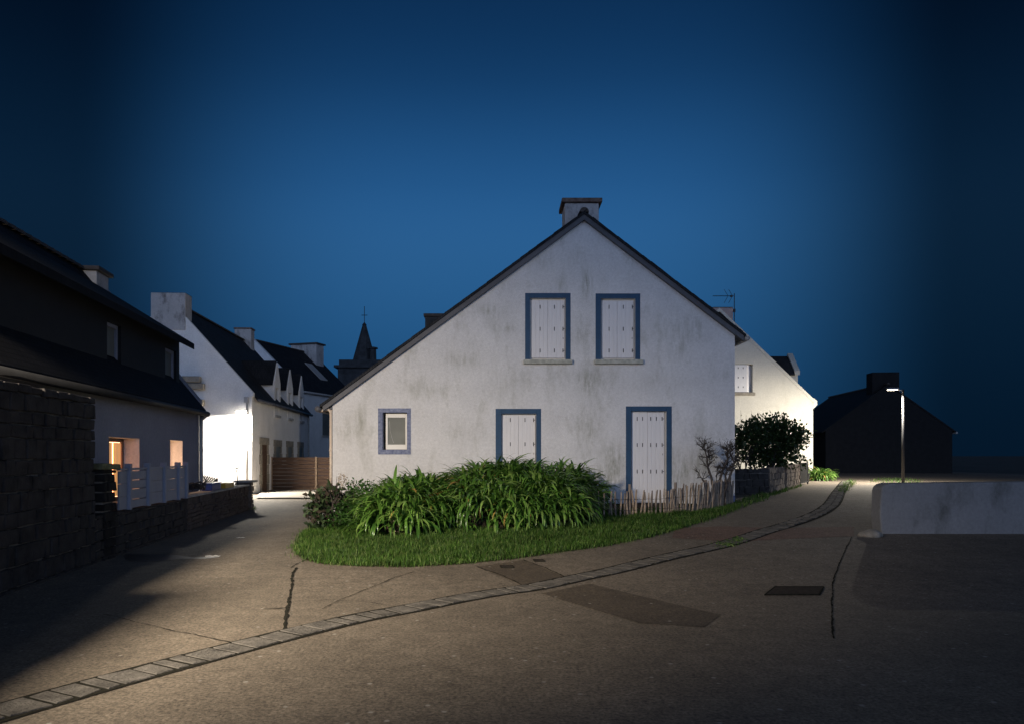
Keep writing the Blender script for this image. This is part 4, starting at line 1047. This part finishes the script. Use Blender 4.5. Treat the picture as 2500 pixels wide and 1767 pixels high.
# bare shrub at the right corner of the gable
rng = random.Random(63)
q = at(1750, 1215, 17.7); bs = thing("bare_shrub", "leafless shrub with twisting grey branches at the right corner of the white gable", "shrub", (q.x, q.y, gz(q.x, q.y)))
sx = lambda px: at(px, 0, 17.7).x - q.x
sz_ = lambda py: at(0, py, 17.7).z - gz(q.x, q.y)
mb = MB()
for stem in ([(1742, 1195), (1736, 1165), (1730, 1140), (1726, 1118), (1720, 1100), (1716, 1092)], [(1748, 1200), (1756, 1170), (1766, 1145), (1775, 1120), (1780, 1100)], [(1762, 1200), (1778, 1178), (1788, 1150), (1792, 1130), (1784, 1105)], [(1730, 1200), (1722, 1180), (1714, 1168)], [(1752, 1200), (1748, 1178), (1750, 1160)], [(1770, 1200), (1776, 1185), (1772, 1160), (1776, 1148)]):
    P = [Vector((sx(a), rng.uniform(-.08, .08), sz_(b))) for a, b in stem]
    r0 = .034 if len(stem) > 4 else .028
    mb.tube([P[0] - Vector((0, 0, .4))] + P, [r0] + [r0 * (1 - .13 * k) for k in range(len(P))], 7)
    for k in range(2, len(P)):
        for _ in range(8 if len(stem) > 4 else 5):
            branch(mb, P[k], Vector((rng.gauss(0, .8), rng.gauss(0, .4), 1)), rng.uniform(.12, .22), .010, 2, rng, .38, 3, .72)
mb.build("branches", m_bark, bs, smooth=True)

# ------------------------------------------------------------------ grass verge
vpix = [(718, 1335), (724, 1352), (745, 1366), (790, 1376), (880, 1382), (1000, 1383), (1130, 1376), (1250, 1364), (1370, 1347), (1480, 1332), (1580, 1312), (1660, 1290), (1730, 1268), (1790, 1246), (1806, 1232), (1795, 1222), (1700, 1240), (1600, 1246), (1480, 1250), (1400, 1256), (1300, 1268), (1200, 1276), (1060, 1278), (900, 1272), (820, 1272), (765, 1285), (738, 1305)]
gpoly("verge_soil", vpix, .006, mat("verge_earth", (.040, .042, .018), .95, .5, 5, .5, 30, .1))
gpoly("bed_soil", [(765, 1285), (900, 1275), (1200, 1279), (1400, 1259), (1600, 1249), (1800, 1224), (1796, 1216), (1400, 1219), (1000, 1226), (800, 1238)], .012, m_dirt)
def pts_in(pix, n, seed, jit=.05):
    poly = [gp(*p) for p in pix]; P = np.array([(p.x, p.y) for p in poly]); rg = np.random.default_rng(seed)
    lo, hi = P.min(0), P.max(0); out = []
    tot = 0
    while tot < n:
        c = rg.uniform(lo, hi, (n * 2, 2)); ins = np.zeros(len(c), bool)
        for i in range(len(P)):
            x1, y1 = P[i]; x2, y2 = P[(i + 1) % len(P)]
            cond = ((y1 > c[:, 1]) != (y2 > c[:, 1])); xi = (x2 - x1) * (c[:, 1] - y1) / (y2 - y1 + 1e-12) + x1
            ins ^= cond & (c[:, 0] < xi)
        c = c[ins]; out.append(c); tot += len(c)
    return np.concatenate(out)[:n] + rg.normal(0, jit, (n, 2)), rg
def blades(name, pts, rg, hmin, hmax, w, mats, weights, kind='stuff', lift=0.0):
    n = len(pts); z = np.array([gz(x, y) for x, y in pts]) + lift
    az = rg.uniform(0, 2 * np.pi, n); lump = .75 + .35 * np.sin(pts[:, 0] * 5.1 + 1.3 * np.sin(pts[:, 1] * 4)) * np.cos(pts[:, 1] * 6.3 + pts[:, 0])
    h = rg.uniform(hmin, hmax, n) * lump; ln = rg.uniform(.15, .9, n) * h; ww = w * rg.uniform(.6, 1.3, n)
    d = np.stack([np.cos(az), np.sin(az)], 1); sa = az + np.pi / 2 + rg.normal(0, .5, n); s_ = np.stack([np.cos(sa), np.sin(sa)], 1)
    V = np.zeros((n, 5, 3))
    V[:, 0, :2] = pts - s_ * ww[:, None]; V[:, 1, :2] = pts + s_ * ww[:, None]; V[:, 0, 2] = V[:, 1, 2] = z - .01
    m = pts + d * (ln * .35)[:, None]
    V[:, 2, :2] = m - s_ * ww[:, None] * .8; V[:, 3, :2] = m + s_ * ww[:, None] * .8; V[:, 2, 2] = V[:, 3, 2] = z + h * .6
    V[:, 4, :2] = pts + d * ln[:, None]; V[:, 4, 2] = z + h * rg.uniform(.8, 1.0, n)
    i = np.arange(n) * 5
    me = bpy.data.meshes.new(name); me.vertices.add(n * 5); me.vertices.foreach_set('co', V.ravel())
    loops = np.stack([i, i + 1, i + 3, i + 2, i + 2, i + 3, i + 4], 1).ravel()
    me.loops.add(n * 7); me.loops.foreach_set('vertex_index', loops)
    me.polygons.add(n * 2); st = np.stack([np.arange(n) * 7, np.arange(n) * 7 + 4], 1).ravel(); me.polygons.foreach_set('loop_start', st)
    k = rg.choice(len(mats), n, p=np.array(weights) / sum(weights)); 
    for q in mats: me.materials.append(q)
    me.polygons.foreach_set('material_index', np.repeat(k, 2).astype(np.int32))
    me.update(calc_edges=True); me.validate()
    o = bpy.data.objects.new(name, me); COL.objects.link(o); o['kind'] = kind
    return o
pts, rg = pts_in(vpix, 90000, 7)
tag(blades("grass", pts, rg, .035, .16, .0040, m_grass, (4, 4, 1.3)), "rough green grass verge round the plant bed", "grass")
p_, r_ = pts_in(vpix, 5200, 9, .13)
tag(blades("grass_fringe", p_, r_, .06, .2, .0042, m_grass, (4, 3, 2)), "longer ragged grass blades straggling over the verge edge", "grass")
# weeds along the lane and in the channel
for k, (pix, n, hm) in enumerate((([(1790, 1246), (1860, 1222), (1905, 1203), (1955, 1186), (1945, 1180), (1880, 1200), (1800, 1225)], 2600, .16), ([(2043, 1200), (2062, 1203), (2090, 1178), (2078, 1170), (2060, 1176)], 700, .14), ([(1745, 1338), (1790, 1332), (1822, 1316), (1808, 1312), (1760, 1324)], 500, .06), ([(604, 1244), (622, 1244), (620, 1238), (606, 1238)], 120, .18), ([(2120, 1175), (2177, 1180), (2250, 1185), (2250, 1170), (2150, 1166)], 900, .15))):
    p_, r_ = pts_in(pix, n, 70 + k, .05)
    tag(blades("weeds", p_, r_, .03, hm, .007, m_grass, (4, 4, 2)), ["weeds along the foot of the stone walls", "grass tufts over the far end of the stone channel", "low weeds growing in the middle of the stone channel", "weeds at the foot of the garden wall pier", "grass edge on the far right side of the lane"][k], "weeds")

# ------------------------------------------------------------------ small things on the road
def cover(pix, label, name="drain_cover"):
    P = [gp(*p) for p in pix]; c = sum(P, Vector()) / len(P); z = gz(c.x, c.y)
    t = thing(name, label, "cover", (c.x, c.y, z)); mb = MB()
    mb.prism([(p.x - c.x, p.y - c.y) for p in P], lambda u, v: (u, v, gz(c.x + u, c.y + v) - z + .002), (0, 0, .010)); mb.build("lid", m_cover, t)
    mb = MB()
    for a, b in zip(P, P[1:] + P[:1]): mb.tube([(a.x - c.x, a.y - c.y, a.z - z + .006), (b.x - c.x, b.y - c.y, b.z - z + .006)], .012, 5)
    mb.build("frame", m_crack, t)
m_cover = mat("rusty_cover", (.035, .028, .024), .9, .4, 14, .5, 60, .1)
cover([(1868, 1452), (2000, 1452), (2010, 1433), (1892, 1433)], "large dark rectangular manhole cover in the road at lower right", "manhole_cover")
cover([(1225, 1386), (1254, 1386), (1252, 1381), (1221, 1381)], "small dark iron plate in the road beside the square asphalt patch corner")
cover([(1306, 1370), (1330, 1370), (1325, 1366), (1302, 1366)], "small dark iron plate by the grass edge just right of the square asphalt patch")
pw = gpoly("puddle", [(300, 1352), (360, 1352), (430, 1354), (470, 1360), (520, 1358), (530, 1355), (535, 1359), (500, 1363), (440, 1364), (370, 1370), (310, 1368)], .004, mat("wet_asphalt", (.05, .043, .036), .35, .4, 20, .2, 60, .5))
rng = random.Random(77)
for px, py, l in ((588, 1312, .16), (520, 1357, .22)):  # second piece is the puddle's glint, painted as a white strip
    p = gp(px, py); mb = MB()
    for k in range(5): mb.box(-l / 2 + k * l / 5, -l / 2 + (k + 1) * l / 5 - .004, -.03, .03, .003, .010 + .006 * (k % 2), .004, rng)
    o = mb.build("paper_and_glint", mat("paper_and_glint_white", (.7, .68, .64), .8, .1)); o.location = tuple(p); tag(o, "crumpled white scrap lying on the lane further from the camera" if px > 550 else "thin white strip painting the glint at the edge of the wet patch", "litter")

# white wall end, stone at its foot
q = gp(2166, 1302); ww_ = thing("white_wall", "pale rounded end of a low rendered wall at the right edge", "wall", tuple(q))
mb = MB(); prof = [(-.10, -.2), (-.10, .0), (-.13, .3), (-.11, .78)] + [(-.11 + .18 * (1 - math.cos(R(a))), .78 + .13 * math.sin(R(a))) for a in (30, 60, 90)] + [(3.4, .95), (3.4, -.2)]
mb.prism(prof, lambda u, v: (u, 0, v), (0, .35, 0)); bevel(mb.build("wall", render_mat("weathered_render", (.24, .235, .235), (.08, .08, .07), grime=1.0, gscale=1.6), ww_), .03, 3)
q = gp(2126, 1308); mb = MB(); rng = random.Random(5)
bmx = bmesh.new(); bmesh.ops.create_icosphere(bmx, subdivisions=3, radius=1)
for v in bmx.verts: v.co = Vector((v.co.x * .21, v.co.y * .16, max(-.03, v.co.z * .10))) * (1 + .08 * math.sin(v.co.x * 5 + 1) + .06 * math.cos(v.co.y * 7))
me = bpy.data.meshes.new("boulder"); bmx.to_mesh(me); bmx.free(); me.materials.append(m_granite)
for p_ in me.polygons: p_.use_smooth = True
o = bpy.data.objects.new("boulder", me); COL.objects.link(o); o.location = tuple(q + Vector((0, 0, .02))); tag(o, "smooth rounded grey stone lying at the foot of the pale wall end", "stone")

# ------------------------------------------------------------------ lamps
m_lampbody = mat("lamp_housing", (.25, .25, .26), .4, .1)
def lamp_light(parent, loc, aim, power, col, size=None, spot=None, blend=.6, radius=.08):
    ld = bpy.data.lights.new("lamp_light", 'SPOT' if spot else 'AREA')
    ld.energy = power; ld.color = col
    if spot: ld.spot_size = R(spot); ld.spot_blend = blend; ld.shadow_soft_size = radius
    else: ld.shape = 'RECTANGLE'; ld.size, ld.size_y = size
    o = bpy.data.objects.new("lamp_light", ld); COL.objects.link(o); o.parent = parent; o.location = loc
    o.rotation_euler = Vector(aim).to_track_quat('-Z', 'Y').to_euler()
    return o
# lantern on the end wall of the long white house
lp = at(590, 1009, 30.62); wlmp = thing("wall_lamp", "bright lamp on a short arm on the end wall of the long white house", "lamp", (lp.x, lp.y, lp.z))
mb = MB(); mb.box(-.22, .22, -.2, .12, .112, .135); bevel(mb.build("housing", m_lampbody, wlmp), .008)
mb = MB(); mb.tube([(.0, .1, .125), (.0, .4, .125)], .025, 8); mb.build("arm", m_lampbody, wlmp)
mb = MB(); mb.box(-.17, .17, -.17, .09, .0, .11); bevel(mb.build("diffuser", emit("lamp_glow_white", (1, .94, .82), 26), wlmp), .03, 3)
lamp_light(wlmp, (0, -.04, -.012), (0, -.0, -1), 1150, (1, .93, .80), (.4, .28))
# pole lamp at the right edge
def pole_lamp(label, x, y, z, h, rot, power, aim, col, spot, blend, glow, radius=.1):
    t = thing("street_lamp", label, "lamp", (x, y, z), rot)
    mb = MB(); mb.tube([(0, 0, -.2), (0, 0, h + .05)], [.06, .04], 12); mb.build("pole", m_iron, t, smooth=True)
    mb = MB(); mb.tube([(0, 0, h - .02), (-.25, 0, h + .06)], .025, 8); mb.build("arm", m_zinc, t, smooth=True)
    mb = MB(); mb.box(-.62, -.2, -.1, .1, h + .035, h + .11); bevel(mb.build("housing", m_lampbody, t), .02)
    mb = MB(); mb.box(-.58, -.26, -.08, .08, h + .022, h + .034); mb.build("diffuser", emit("lamp_glow", (1, .88, .66), glow), t)
    aim = Vector(aim); aim.rotate(__import__('mathutils').Euler((0, 0, -rot)))
    if spot: lamp_light(t, (-.42, 0, h + .0), aim, power, col, spot=spot, blend=blend, radius=radius)
    else: lamp_light(t, (-.42, 0, h + .0), aim, power, col, (.32, .2))
    return t
q = at(2186, 953, 30.0)
pole_lamp("slim pole street lamp at the right end of the lit lane", q.x + .3, 30.0, .5, q.z - .5, 0, 1250, (-.45, .25, -1), (1, .92, .78), None, .5, 25)
# the lamp beside the photographer's left that lights the gable and the verge
pole_lamp("street lamp behind the dark wall lighting the white gable", -7.37, 3.0, 0, 5.4, R(180), 12300, (.095, .70, -.707), (1, .86, .67), 114, 1.0, 8, .42)
